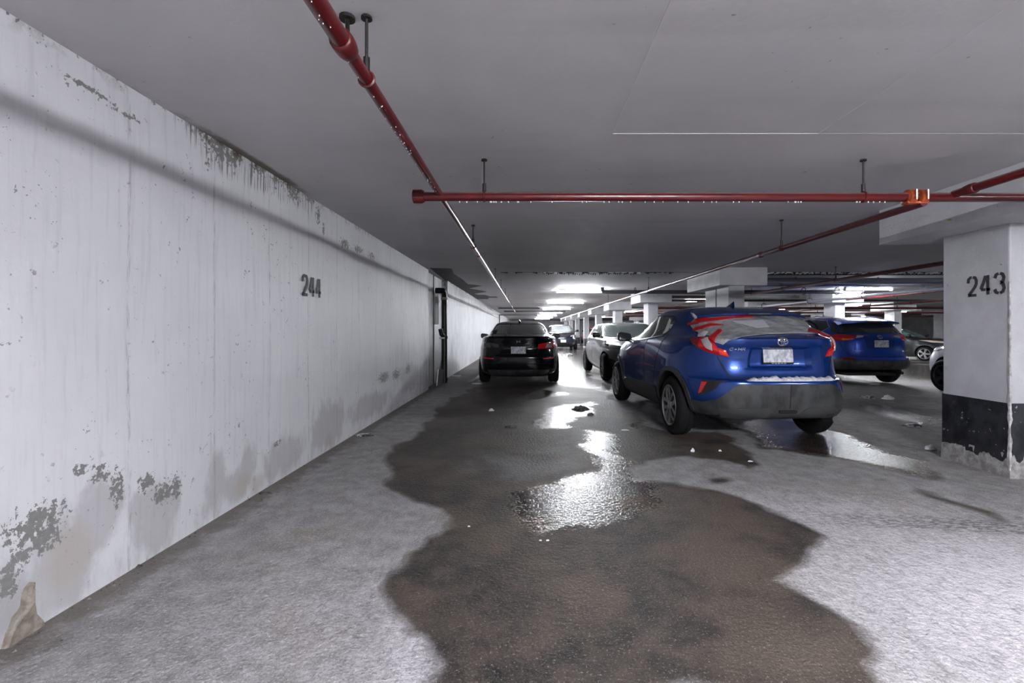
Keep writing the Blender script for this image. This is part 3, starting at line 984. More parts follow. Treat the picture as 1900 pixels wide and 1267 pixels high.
class Car:
    def __init__(self, name, label, loc, rotz, paint, rows, wmod, wb, tire_r, arch_r, track, disp=None, npts=80, sub=6,
                 group=None, scale_z=1.0):
        self.root = thing(name, label, 'car', loc, rotz, group)
        self.wb, self.tr, self.track = wb, tire_r, track
        v, f = loft(rows, wmod, npts, sub, disp)
        self.bvh = BVHTree.FromPolygons(v, f, all_triangles=False)
        black = mat('wheel_well_black', (.006, .006, .007), .9)
        me = bpy.data.meshes.new('body')
        me.from_pydata(v, [], f)
        me.materials.append(paint)
        me.materials.append(black)
        bm = bmesh.new()
        bm.from_mesh(me)
        bmesh.ops.recalc_face_normals(bm, faces=bm.faces)
        bm.to_mesh(me)
        bm.free()
        body = bpy.data.objects.new('body', me)
        C.objects.link(body)
        cut = MB()
        for y in (0, wb):
            for s in (-1, 1):
                cut.lathe([(s * .52, arch_r), (s * 1.3, arch_r)], 40, 'x', (0, y, tire_r + .01))
        co = cut.build('cutter', black)
        co.data.materials.clear()
        co.data.materials.append(paint)
        co.data.materials.append(black)
        co.data.polygons.foreach_set('material_index', [1] * len(co.data.polygons))
        md = body.modifiers.new('b', 'BOOLEAN')
        md.operation = 'DIFFERENCE'
        md.solver = 'EXACT'
        md.object = co
        dg = bpy.context.evaluated_depsgraph_get()
        new = bpy.data.meshes.new_from_object(body.evaluated_get(dg))
        new.name = 'body'
        body.modifiers.clear()
        body.data = new
        bpy.data.objects.remove(co)
        new.polygons.foreach_set('use_smooth', [True] * len(new.polygons))
        new.set_sharp_from_angle(angle=math.radians(38))
        body.parent = self.root
        self.body = body

    # -- casting flat outlines onto the body
    def hit(self, a, b, side):
        if side in 'LR':
            s = -1 if side == 'L' else 1
            o, d = Vector((s * 3, a, b)), Vector((-s, 0, 0))
        elif side == 'B':
            o, d = Vector((a, -4, b)), Vector((0, 1, 0))
        elif side in 'PQ':      # oblique from the rear corners
            s = 1 if side == 'P' else -1
            q = math.sqrt(.5)
            o, d = Vector((s * (a * q - 4 * q), -a * q - 4 * q, b)), Vector((s * q, q, 0))
        elif side == 'F':
            o, d = Vector((a, 9, b)), Vector((0, -1, 0))
        else:
            o, d = Vector((a, b, 4)), Vector((0, 0, -1))
        p, n, i, t = self.bvh.ray_cast(o, d)
        if p is None:
            q = Vector(o) + d * (3 if side in 'LR' else 4 if side == 'B' else 5)
            p, n, i, t = self.bvh.find_nearest(q)
        if n.dot(d) > 0:
            n = -n
        return p, n

    def patch(self, name, poly, side, m, off=.004, thick=.012, grid=.05, bulge=0.0, parent=None, wrinkle=0.0, mirror=False, label=None, snap=None):
        if side in ('LR', 'PQ'):
            r = [self.patch(name, poly, s, m, off, thick, grid, bulge, parent, wrinkle, label=label) for s in side]
            return r
        if mirror:
            a = self.patch(name, poly, side, m, off, thick, grid, bulge, parent, wrinkle, label=label)
            b = self.patch(name, [(-x, z) for x, z in poly], side, m, off, thick, grid, bulge, parent, wrinkle, label=label)
            return [a, b]
        # finer outline
        pts = []
        n = len(poly)
        for i in range(n):
            p, q = Vector(poly[i]), Vector(poly[(i + 1) % n])
            k = max(1, int((q - p).length / grid))
            pts += [p.lerp(q, j / k) for j in range(k)]
        nb = len(pts)
        xs, ys = [p.x for p in pts], [p.y for p in pts]
        gx = np.arange(min(xs) + grid * .5, max(xs), grid)
        gy = np.arange(min(ys) + grid * .5, max(ys), grid)
        dist = [0.0] * nb
        if len(gx) and len(gy):
            GX, GY = np.meshgrid(gx, gy)
            sd = poly_sd(GX, GY, [tuple(p) for p in pts])
            for x, y, s in zip(GX.ravel(), GY.ravel(), sd.ravel()):
                if s > grid * .4:
                    pts.append(Vector((x, y)))
        res = delaunay_2d_cdt(pts, [(i, (i + 1) % nb) for i in range(nb)], [], 1, 1e-6)
        vv, fs = res[0], res[2]
        sd = poly_sd(np.array([p.x for p in vv]), np.array([p.y for p in vv]), [tuple(p) for p in pts[:nb]])
        top, bot = [], []
        for p, s in zip(vv, sd):
            h, nrm = self.hit(p.x, p.y, side)
            o = off + bulge * (1 - math.exp(-max(s, 0) / .035))
            if wrinkle:
                o += wrinkle * (.6 + noise.noise(Vector((p.x * 5, p.y * 16, 3))) + .5 * noise.noise(Vector((p.x * 14 + p.y * 9, p.y * 30, 8)))) * min(1, max(s, 0) / .03)
            top.append(h + nrm * o)
            bot.append(h + nrm * (off - thick))
        N = len(top)
        edges = {}
        for f in fs:
            for i in range(len(f)):
                e = (f[i], f[(i + 1) % len(f)])
                edges[e] = 1
        faces = [tuple(f) for f in fs]
        for (a, b) in list(edges):
            if (b, a) not in edges:
                faces.append((b, a, N + a, N + b))
        o = add(name, top + bot, faces, m, parent or self.root, True, 35)
        bm = bmesh.new()
        bm.from_mesh(o.data)
        bmesh.ops.delete(bm, geom=[x for x in bm.verts if not x.link_faces], context='VERTS')
        # outward normals
        flip = sum(1 if f.normal.dot(self.hit_dir(side)) > 0 else -1 for f in bm.faces if len(f.verts) == 3) > 0
        if flip:
            bmesh.ops.reverse_faces(bm, faces=bm.faces)
        bm.to_mesh(o.data)
        bm.free()
        if label:
            o['label'] = label
        return o

    @staticmethod
    def hit_dir(side):
        return {'L': Vector((1, 0, 0)), 'R': Vector((-1, 0, 0)), 'B': Vector((0, 1, 0)), 'F': Vector((0, -1, 0)), 'T': Vector((0, 0, -1)), 'P': Vector((.7, .7, 0)), 'Q': Vector((-.7, .7, 0))}[side]

    def line(self, name, pts, side, m, width=.006, off=.002, closed=False, step=.03, parent=None, rise=0.0):
        """a narrow strip along a polyline lying on the body"""
        if side in ('LR', 'PQ'):
            return [self.line(name, pts, s, m, width, off, closed, step, parent, rise) for s in side]
        P = []
        L = list(pts) + ([pts[0]] if closed else [])
        for i in range(len(L) - 1):
            p, q = Vector(L[i]), Vector(L[i + 1])
            k = max(1, int((q - p).length / step))
            P += [p.lerp(q, j / k) for j in range(k)]
        P.append(Vector(L[-1]))
        rows = []
        for i, p in enumerate(P):
            d = (P[min(i + 1, len(P) - 1)] - P[max(i - 1, 0)])
            if closed and i in (0, len(P) - 1):
                d = P[1] - P[-2]
            d = d.normalized() if d.length > 0 else Vector((1, 0))
            nn = Vector((-d.y, d.x)) * width * .5
            h0, n0 = self.hit(p.x + nn.x, p.y + nn.y, side)
            h1, n1 = self.hit(p.x - nn.x, p.y - nn.y, side)
            rows.append((h0 + n0 * -.004, h0 + n0 * (off + rise), h1 + n1 * (off + rise), h1 + n1 * -.004))
        v = [q for r in rows for q in r]
        f = []
        for i in range(len(rows) - 1):
            for k in range(3):
                f.append((i * 4 + k, i * 4 + k + 1, i * 4 + 5 + k, i * 4 + 4 + k))
        mb = MB()
        mb.put(v, f)
        return mb.build(name, m, parent or self.root, True, 40)

    # -- wheels
    def wheels(self, rim_mat, style, tire_w=.21, rim_r=.2, dark=None):
        rub = mat('tire_rubber', (.008, .008, .009), .85, spec=.25)
        dark = dark or mat('rim_shadow', (.012, .012, .013), .6)
        R, hw = self.tr, tire_w / 2
        t = MB().lathe([(-hw + .01, rim_r), (-hw, rim_r + .02), (-hw + .002, (R + rim_r) / 2), (-hw + .02, R - .02), (-hw + .045, R - .004), (-.02, R), (-.014, R - .008), (.014, R - .008),
                        (.02, R), (hw - .045, R - .004), (hw - .02, R - .02), (hw - .002, (R + rim_r) / 2), (hw, rim_r + .02), (hw - .01, rim_r)], 44, 'x', closed=True)
        rim = MB()
        rim.lathe([(-.03, rim_r - .022), (hw - .012, rim_r - .018), (hw + .002, rim_r - .004), (hw - .004, rim_r + .006), (-.03, rim_r + .004)], 44, 'x', closed=True)
        rim.lathe([(hw - .035, .001), (hw - .035, .058), (hw - .008, .05), (hw - .004, .03), (hw - .002, .001)], 24, 'x')
        n, w0, w1, dbl = style
        for k in range(n):
            a = 2 * math.pi * k / n
            for da in ((-dbl, dbl) if dbl else (0,)):
                pts = []
                for r, ww, xx in ((.045, w0, hw - .012), (rim_r * .6, (w0 + w1) / 2, hw - .004), (rim_r - .008, w1, hw - .012)):
                    ca, sa = math.cos(a + da * r / rim_r), math.sin(a + da * r / rim_r)
                    for s in (-1, 1):
                        pts.append((xx, r * ca - s * ww * sa, r * sa + s * ww * ca))
                back = [(p[0] - .03, p[1], p[2]) for p in pts]
                v = pts + back
                f = [(0, 1, 3, 2), (2, 3, 5, 4), (6, 8, 9, 7), (8, 10, 11, 9), (0, 2, 8, 6), (2, 4, 10, 8), (1, 7, 9, 3), (3, 9, 11, 5), (0, 6, 7, 1), (4, 5, 11, 10)]
                rim.put(v, f)
        disc = MB().lathe([(-.04, .001), (-.04, rim_r - .01), (-.03, rim_r - .01), (-.03, .001)], 32, 'x')  # near-black disc, paints the shade behind the spokes
        proto = []
        for y in (0, self.wb):
            for s in (-1, 1):
                if not proto:
                    o = t.build('wheel', rub, self.root, True, 40)
                    r = rim.build('rim', rim_mat, o, True, 40)
                    b = disc.build('rim_shadow_disc', dark, o, True, 40)
                    proto = [o]
                else:
                    o = copy_tree(proto[0], self.root)
                o.location = (s * (self.track / 2 - hw + .012), y, R)
                o.rotation_euler = (0, 0, 0 if s > 0 else math.pi)
        return self

    def mirrors(self, m, y, z, x, size=(.085, .06, .065), glass=None):
        for s in (-1, 1):
            v, f = [], []
            nu, nv = 14, 9
            for i in range(nv):
                ph = -math.pi / 2 + math.pi * i / (nv - 1)
                for k in range(nu):
                    th = 2 * math.pi * k / nu
                    g = lambda q: math.copysign(abs(q) ** .6, q)
                    px = g(math.cos(ph)) * g(math.cos(th)) * size[0]
                    py = g(math.cos(ph)) * g(math.sin(th)) * size[1]
                    pz = g(math.sin(ph)) * size[2] * (1 - .25 * s * px / size[0] * -1)
                    if py < 0:
                        py *= .5
                    v.append((s * x + px, y + py, z + pz))
            for i in range(nv - 1):
                for k in range(nu):
                    f.append((i * nu + k, i * nu + (k + 1) % nu, (i + 1) * nu + (k + 1) % nu, (i + 1) * nu + k))
            mb = MB().put(v, f)
            mb.tube([(s * (x - .02), y + .01, z - size[2] * .7), (s * (x - .17), y + .03, z - size[2] * 1.0)], .025, 8)
            o = mb.build('side_mirror', m, self.root, True, 50)
            g = MB().box(-.8 * size[0], .8 * size[0], -.003, .003, -.72 * size[2], .72 * size[2]).build('mirror_glass', glass or mat('mirror_glass', (.06, .065, .07), .08, .6), o)
            g.location = (s * x, y - size[1] * .5 - .001, z)

    def place(self, name, mb, m, loc=(0, 0, 0), smooth=True, parent=None):
        o = mb.build(name, m, parent or self.root, smooth, 40)
        o.location = loc
        return o


def rrect(x0, x1, z0, z1, r=.02, n=4):
    p = []
    for cx, cz, a0 in ((x1 - r, z0 + r, -90), (x1 - r, z1 - r, 0), (x0 + r, z1 - r, 90), (x0 + r, z0 + r, 180)):
        for k in range(n + 1):
            a = math.radians(a0 + 90 * k / n)
            p.append((cx + r * math.cos(a), cz + r * math.sin(a)))
    return p


def ellipse(cx, cz, a, b, n=28):
    return [(cx + a * math.cos(2 * math.pi * k / n), cz + b * math.sin(2 * math.pi * k / n)) for k in range(n)]


def bumpf(y, c, s):
    return np.exp(-((y - c) / s) ** 2)


def plate_mat():
    if 'license_plate' in M:
        return M['license_plate']
    m = mat('license_plate', (.55, .56, .6), .4)
    t = NT(m)
    f = t.step(t.noise(t.mapping(t.coords(), (1, 1, .7)), 22, 2), .35, .65)
    t.l(t.mix(f, (.62, .63, .66), (.30, .31, .36)), t.b.inputs['Base Color'])
    return m


STROKES = {
    'C': [[(.95, .85), (.7, 1), (.3, 1), (0, .75), (0, .25), (.3, 0), (.7, 0), (.95, .15)]],
    '-': [[(.15, .5), (.85, .5)]],
    'H': [[(0, 0), (0, 1)], [(1, 0), (1, 1)], [(0, .5), (1, .5)]],
    'R': [[(0, 0), (0, 1), (.7, 1), (1, .8), (1, .65), (.7, .48), (0, .48)], [(.55, .48), (1, 0)]],
    'A': [[(0, 0), (.5, 1), (1, 0)], [(.2, .35), (.8, .35)]],
    'V': [[(0, 1), (.5, 0), (1, 1)]],
    '4': [[(.75, 0), (.75, 1), (0, .35), (1, .35)]],
}


def badge_text(car, text, x, z, h, wd, gap, m, side='B', name='badge_letter', slant=0.15):
    for ch in text:
        mbs = []
        first = None
        for st in STROKES[ch]:
            pts = [(x + a * wd + b * h * slant, z + b * h) for a, b in st]
            if first is None:
                first = car.line(name, pts, side, m, h * .2, .004, step=.02)
            else:
                car.line('stroke', pts, side, m, h * .2, .004, step=.02, parent=first)
        x += wd + gap

# ------------------------------------------------------------------ paints
def paint(name, col, metal=.35, rough=.32, coat=1.0):
    m = mat(name, col, rough, metal, coat)
    return m


PLASTIC = noisy('black_plastic', (.016, .0165, .018), (.048, .049, .051), 9, .5, 5, .12, 120, r2=.62, stretch=(1, 1, .5))
DIRTY_BLUE = paint('dusty_blue_paint', (.0015, .034, .21), .5, .26, .7)
GLASS = mat('dark_car_glass', (.012, .016, .017), .04, 0, .6)
SIDE_GLASS = mat('side_car_glass', (.05, .062, .06), .05, 0, .8)
CHROME = mat('chrome', (.75, .76, .78), .12, 1.0)
SEAM = mat('panel_gap', (.004, .004, .005), .8)
RED_LENS = mat('red_lens', (.55, .008, .012), .12, 0, 1.0, emit=(.9, .02, .02), estr=.0)
ORANGE_LENS = mat('orange_red_lens', (.75, .035, .012), .12, 0, 1.0)
CLEAR_LENS = mat('clear_lens', (.50, .48, .48), .1, .2, 1.0)
RIM_SILVER = noisy('brushed_rim', (.40, .40, .41), (.55, .55, .56), 14, .35, metal=.85)

# ------------------------------------------------------------------ blue crossover, the largest car
CHR_Y = 5.55
def chr_w(y, z):
    band = sstep(.30, .60, z) * (1 - sstep(.85, 1.06, z))
    f = 1 + band * (.035 * bumpf(y, -.02, .52) + .03 * bumpf(y, 2.66, .5) - .022 * bumpf(y, 1.35, .5))
    f = f - .05 * (1 - sstep(.2, .42, z)) * bumpf(y, 1.3, .8)
    up = sstep(1.02, 1.2, z)
    return f - up * .05 * (1 - sstep(-.3, 1.5, y))


def chr_disp(P):
    x, y, z = P[:, 0].copy(), P[:, 1], P[:, 2]
    rear = 1 - sstep(-.58, -.50, y)
    # plate recess in the tail door
    r = (1 - sstep(.29, .325, np.abs(x))) * sstep(.80, .835, z) * (1 - sstep(1.00, 1.03, z)) * rear
    P[:, 1] = P[:, 1] + r * .045
    return P


CHR_ROWS = [
    # z, rear y, front y, half width, rear n, front n
    (.20, .30, 3.20, .76, 3.8, 3.5),
    (.265, .0, 3.32, .82, 4.2, 3.5),
    (.32, -.70, 3.38, .85, 4.4, 3.4),
    (.355, -.815, 3.41, .862, 4.4, 3.4),
    (.44, -.845, 3.44, .88, 4.4, 3.3),
    (.58, -.865, 3.46, .885, 4.2, 3.2),
    (.665, -.865, 3.46, .89, 4.0, 3.1),
    (.695, -.845, 3.46, .89, 4.0, 3.1),
    (.705, -.77, 3.46, .89, 4.3, 3.1),
    (.78, -.735, 3.45, .885, 4.3, 3.0),
    (.90, -.72, 3.38, .875, 4.3, 2.9),
    (1.00, -.735, 3.20, .855, 4.3, 2.8),
    (1.06, -.755, 2.95, .83, 4.3, 2.8),
    (1.105, -.765, 2.62, .795, 4.3, 2.8),
    (1.125, -.72, 2.46, .775, 4.3, 2.9),
    (1.15, -0.64, 2.36, 0.755, 4.3, 3),
    (1.227, -0.48, 2.14, 0.715, 4.3, 3),
    (1.313, -0.34, 1.9, 0.685, 4.2, 3),
    (1.374, -0.18, 1.7, 0.66, 4.2, 3),
    (1.429, -0.04, 1.46, 0.625, 4.2, 3),
    (1.464, 0.12, 1.26, 0.55, 4.0, 3),
    (1.485, 0.36, 1.08, 0.36, 3, 2.6),
    (1.492, 0.66, 0.92, 0.08, 2, 2),
]
chr_car = Car('crossover_car', 'bright blue crossover with plastic-covered rear window and red tape', (2.535, CHR_Y, 0), math.radians(2.6), DIRTY_BLUE,
              CHR_ROWS, chr_w, 2.64, .335, .385, 1.77, chr_disp, npts=110, sub=7)
k = chr_car
k.wheels(RIM_SILVER, (5, .015, .027, .46), .205, .228)
# side glass, pillars and trims
k.patch('side_window', [(2.12, 1.04), (1.63, 1.05), (.99, 1.098), (1.075, 1.375), (1.30, 1.375), (1.56, 1.335), (1.86, 1.22)], 'LR', SIDE_GLASS)
k.patch('side_window', [(.93, 1.105), (.60, 1.14), (.47, 1.20), (.43, 1.285), (.55, 1.355), (.99, 1.378)], 'LR', SIDE_GLASS)
k.patch('pale_window_patch', [(.66, 1.145), (.585, 1.155), (.535, 1.19), (.565, 1.32), (.64, 1.35)], 'L', mat('pale_patch', (.52, .55, .5), .5), .006, .004)  # pale patches laid over the left rear side window
k.patch('pale_window_patch', [(.50, 1.21), (.455, 1.27), (.52, 1.31), (.545, 1.26)], 'L', mat('pale_patch'), .006, .004)
k.patch('window_pillar', [(.985, 1.095), (.935, 1.10), (1.0, 1.38), (1.07, 1.38)], 'LR', mat('pillar_grey', (.10, .105, .11), .35, .2), .006)
k.line('window_trim', [(2.14, 1.03), (1.63, 1.04), (.98, 1.09), (.60, 1.13)], 'LR', mat('window_trim_metal', (.35, .36, .38), .3, .8), .014, .006)
k.line('roof_line', [(.40, 1.30), (.53, 1.372), (1.0, 1.395), (1.32, 1.392), (1.60, 1.35), (1.95, 1.20), (2.2, 1.05)], 'LR', SEAM, .016, .004)
# doors
k.line('door_gap', [(1.03, 1.09), (1.10, .85), (1.05, .60), (1.02, .36)], 'LR', SEAM, .007)
k.line('door_gap', [(2.13, 1.02), (2.16, .85), (2.20, .62), (2.16, .36)], 'LR', SEAM, .007)
k.line('door_gap', [(.46, 1.16), (.42, 1.0), (.50, .78), (.60, .55), (.62, .36)], 'LR', SEAM, .007)
k.patch('door_handle', rrect(1.18, 1.38, .945, .975, .014), 'LR', DIRTY_BLUE, .022, .02, .03)
k.patch('rear_door_handle', rrect(.43, .53, 1.27, 1.31, .014), 'LR', PLASTIC, .012, .012, .03)
k.patch('door_moulding', [(2.20, .40), (1.9, .47), (.62, .50), (.46, .46), (.52, .30), (2.2, .27)], 'LR', PLASTIC, .016, .02, .06)
k.patch('sill', [(2.22, .29), (.46, .31), (.46, .215), (2.22, .215)], 'LR', PLASTIC, .006, .012, .08)


def arch(c, r0, r1, a0=-12, a1=192, n=22, z=.345):
    o = [(c + r1 * math.cos(math.radians(a0 + (a1 - a0) * i / n)), z + r1 * math.sin(math.radians(a0 + (a1 - a0) * i / n))) for i in range(n + 1)]
    i_ = [(c + r0 * math.cos(math.radians(a0 + (a1 - a0) * i / n)), z + r0 * math.sin(math.radians(a0 + (a1 - a0) * i / n))) for i in range(n + 1)]
    return o + i_[::-1]


k.patch('wheel_arch_trim', arch(0, .386, .437), 'LR', PLASTIC, .014, .03, .03)
k.patch('wheel_arch_trim', arch(2.64, .386, .437), 'LR', PLASTIC, .014, .03, .03)
k.patch('mud_flap', [(-.37, .36), (-.42, .36), (-.44, .16), (-.34, .16)], 'LR', PLASTIC, .0, .02, .05)
# tail door
k.patch('rear_window', [(-.52, 1.335), (0, 1.352), (.52, 1.335), (.58, 1.25), (.60, 1.18), (.3, 1.16), (0, 1.152), (-.3, 1.16), (-.60, 1.18), (-.58, 1.25)], 'B', GLASS, .003, .008, .04)
for lamp in k.patch('tail_light', [(-.35, 1.096), (-.21, 1.112), (-.09, 1.128), (-.005, 1.05), (.02, 1.016), (.092, .991), (.123, .922), (.018, .941), (-.136, .985), (-.275, 1.043)], 'PQ', RED_LENS, .006, .02, .025, .022):
    pass
for s, nm in (('P', 'L'), ('Q', 'R')):
    k.patch('clear_lens', [(-.16, 1.085), (-.09, 1.11), (-.035, 1.055), (-.03, .985), (-.09, 1.01)], s, CLEAR_LENS, .027, .02, .02, .006)
    k.patch('brake_lens', [(.035, 1.0), (.088, .98), (.113, .93), (.036, .951)], s, ORANGE_LENS, .026, .02, .02, .006)
    k.patch('side_marker_lens', [(-.33, 1.090), (-.20, 1.105), (-.19, 1.01), (-.27, 1.05)], s, mat('dark_red_lens', (.16, .006, .008), .12, 0, 1.0), .027, .02, .02, .004)
k.line('tail_door_gap', [(.012, .925), (.05, .85), (.086, .792), (.147, .712)], 'PQ', SEAM, .010)
k.line('tail_door_gap', [(-.52, .716), (0, .716), (.52, .716)], 'B', SEAM, .010)
k.line('tail_door_crease', [(-.46, .897), (-.33, .893)], 'B', SEAM, .005, .001)
k.line('tail_door_crease', [(.33, .893), (.46, .897)], 'B', SEAM, .005, .001)
pl = MB().box(-.155, .155, -.006, .006, -.076, .076)
p = k.place('license_plate', pl, plate_mat(), (-.005, -.69, .945))
p.rotation_euler = (math.radians(-6), 0, 0)
fr = MB()
fr.box(-.162, .162, .0, .006, -.094, -.076).box(-.162, .162, .0, .006, .076, .082).box(-.162, -.155, .0, .006, -.08, .08).box(.155, .162, .0, .006, -.08, .08)
f_ = fr.build('plate_frame', SEAM, p)
for i in range(5):
    MB().box(-.07 + i * .032, -.048 + i * .032, -.003, 0, -.09, -.082).build('frame_letter', mat('frame_letter', (.35, .35, .36), .5), f_)
# emblem of three ellipses
e = k.line('emblem', ellipse(0, 1.08, .050, .034), 'B', CHROME, .010, .006, True, .02, rise=.004)
k.line('emblem_inner', ellipse(0, 1.082, .014, .030, 20), 'B', CHROME, .008, .007, True, .02, e, .004)
k.line('emblem_bar', ellipse(0, 1.096, .036, .012, 20), 'B', CHROME, .008, .007, True, .02, e, .004)
badge_text(k, 'C-HR', -.505, .992, .027, .026, .012, CHROME)
k.patch('plate_lamp', rrect(-.12, .12, 1.022, 1.036, .005), 'B', SEAM, .004, .01, .03)
# rear bumper
k.patch('bumper_cladding', [(-.66, .49), (-.505, .645), (-.46, .662), (.46, .662), (.505, .645), (.66, .49), (.69, .42), (.60, .36), (.30, .355), (-.30, .355), (-.60, .36), (-.69, .42)],
        'B', PLASTIC, .014, .03, .045)
k.patch('bumper_lip', [(-.62, .42), (-.32, .438), (-.2, .43), (-.12, .375), (.12, .375), (.2, .43), (.32, .438), (.62, .42), (.60, .335), (.3, .325), (-.3, .325), (-.60, .335)], 'B',
        mat('lip_plastic', (.045, .046, .048), .45), .022, .05, .04)
k.patch('tow_slot', rrect(-.09, .09, .385, .412, .01), 'B', SEAM, .026, .02, .03)
k.line('bumper_crack', [(.02, .66), (.015, .56), (.02, .43)], 'B', SEAM, .006, .016)
k.patch('corner_cladding', [(.10, .50), (.0, .49), (-.10, .46), (-.29, .46), (-.30, .325), (.1, .325), (.3, .33), (.25, .5)], 'PQ', PLASTIC, .010, .03, .04)
k.patch('bumper_vent', [(-.176, .513), (-.124, .681), (.151, .690), (.07, .662), (.033, .603), (-.06, .55)], 'PQ', mat('vent_black', (.012, .012, .014), .45), .006, .02, .03)
k.patch('reflector', [(-.160, .535), (-.125, .664), (-.062, .668), (-.122, .553)], 'PQ', mat('reflector_red', (.50, .02, .02), .25, 0, .6), .012, .012, .03)
k.place('exhaust', MB().tube([(.55, -.76, .30), (.55, -.3, .30)], .032, 14).tube([(.55, -.3, .30), (.3, .2, .26)], .05, 12), mat('exhaust_steel', (.18, .17, .16), .45, .9))
k.place('rear_axle', MB().tube([(-.7, 0, .30), (.7, 0, .30)], .045, 10).box(-.45, .45, .45, 2.9, .185, .24), mat('underbody', (.012, .012, .012), .8))
# roof spoiler
v, f = [], []
nx = 25
for i in range(nx):
    u = -1 + 2 * i / (nx - 1)
    x = u * .625
    p0, n0 = k.hit(x * .93, .16, 'T')
    tz = 1.386 - .035 * abs(u) ** 2.5
    ty = -.33 + .17 * abs(u) ** 2.4
    v += [(x * .93, .16, p0.z + .002), (x * .97, -.02, (p0.z + tz) / 2 + .022 - .012 * abs(u)), (x, ty + .04, tz + .012), (x, ty, tz), (x, ty + .006, tz - .020), (x * .97, .0, tz - .03), (x * .93, .14, p0.z - .06)]
for i in range(nx - 1):
    for j in range(6):
        f.append((i * 7 + j, i * 7 + j + 1, i * 7 + 8 + j, i * 7 + 7 + j))
f += [tuple(range(7)), tuple((nx - 1) * 7 + q for q in range(7))]
sp = k.place('roof_spoiler', MB().put(v, f), DIRTY_BLUE)
sl = MB()
for i in range(16):
    sl.box(-.12 + i * .0155, -.12 + i * .0155 + .010, -.336, -.31, 1.372, 1.380)
sl.build('brake_light_dots', mat('dot_lens', (.10, .10, .11), .2), sp)
MB().box(-.14, .14, -.334, -.31, 1.369, 1.383).build('brake_light', SEAM, sp)
# shark fin aerial
v = []
for yy, hh, ww in ((.44, .0, .02), (.36, .028, .022), (.28, .062, .018), (.25, .066, .008), (.235, .0, .02)):
    z0 = k.hit(0, yy, 'T')[0].z - .004
    v += [(-ww, yy, z0), (0, yy, z0 + hh + .006), (ww, yy, z0)]
f = [(i * 3 + j, i * 3 + j + 1, i * 3 + j + 4, i * 3 + j + 3) for i in range(4) for j in range(2)] + [(0, 1, 2), (14, 13, 12)]
k.place('roof_fin', MB().put(v, f), DIRTY_BLUE)
k.mirrors(mat('mirror_black', (.012, .012, .014), .25, 0, .5), 2.02, 1.095, .90, (.11, .075, .066))
# front: lamps, grille, windscreen
k.patch('windscreen', [(-.55, 1.36), (.55, 1.36), (.68, 1.14), (-.68, 1.14)], 'F', GLASS, .003, .008, .06)
k.patch('headlight', [(.38, .80), (.70, .84), (.76, .93), (.62, .92), (.40, .84)], 'F', CLEAR_LENS, .006, .012, .05, mirror=True)
k.patch('grille', [(-.5, .30), (.5, .30), (.62, .52), (-.62, .52)], 'F', SEAM, .004, .012, .06)

# sheet taped over the broken rear window
SHEET = noisy('clear_plastic_sheet', (.20, .205, .215), (.32, .325, .335), 7, .22, 4, .25, 16, stretch=(1, 3, 3))
NT(SHEET).b.inputs['Coat Weight'].default_value = .5
sheet = k.patch('plastic_sheet', [(-.60, 1.325), (-.45, 1.345), (-.2, 1.360), (.2, 1.366), (.45, 1.36), (.60, 1.30), (.645, 1.2), (.56, 1.155), (.2, 1.163), (-.086, 1.153), (-.384, 1.126), (-.52, 1.09), (-.56, 1.05),
                                   (-.62, 1.07), (-.63, 1.13), (-.655, 1.18), (-.64, 1.27)], 'B', SHEET, .012, .008, .022, wrinkle=.012)
sheet.parent = None
sheet.matrix_world = k.root.matrix_basis
tag(sheet, 'crinkled grey plastic sheet taped over rear window of the crossover', 'plastic sheet')
TAPE = mat('red_tape', (.42, .006, .010), .3, 0, .4)
for pts, sd in (([(-.615, 1.265), (-.60, 1.292), (-.521, 1.308), (-.147, 1.342), (-.062, 1.314), (-.169, 1.318), (-.526, 1.282)], 'B'),
                ([(-.635, 1.215), (-.527, 1.257), (-.44, 1.233), (-.544, 1.229), (-.616, 1.200)], 'B'),
                ([(-.60, 1.31), (-.52, 1.318), (-.52, 1.285), (-.60, 1.272)], 'B'),
                ([(-.072, 1.105), (-.04, 1.19), (.01, 1.173), (-.010, 1.070)], 'P'),
                ([(-.47, 1.272), (-.30, 1.285), (-.30, 1.262), (-.47, 1.245)], 'P'),
                ([(-.36, 1.195), (-.22, 1.222), (-.21, 1.200), (-.35, 1.178)], 'P')):
    t_ = k.patch('red_tape', pts, sd, TAPE, .028, .012, .022, wrinkle=.006)
    t_.parent = sheet
for pts in ([(-.02, 1.20), (-.05, 1.165), (.0, 1.115), (.07, 1.14)], [(.07, 1.19), (.0, 1.20), (.06, 1.15), (.15, 1.165)]):
    t_ = k.patch('red_tape', pts, 'Q', mat('dark_red_tape', (.18, .004, .008), .3, 0, .4), .028, .014, .022, wrinkle=.02)
    t_.parent = sheet
t_ = k.patch('tape_patch', [(-.33, 1.275), (.008, 1.29), (-.0, 1.21), (-.15, 1.205)], 'B', mat('shiny_plastic_patch', (.42, .43, .45), .15, 0, .5), .027, .006, .022, wrinkle=.004)
t_.parent = sheet
t_ = k.patch('crumpled_plastic', [(-.26, 1.155), (-.19, 1.185), (-.13, 1.165), (-.16, 1.125), (-.24, 1.12)], 'P', mat('shiny_plastic_patch'), .02, .014, .012, wrinkle=.03)
t_.parent = sheet

# snow lying along the rear bumper ledge
SNOW = noisy('snow', (.72, .73, .76), (.50, .50, .53), 25, .7, 4, .5, 60)


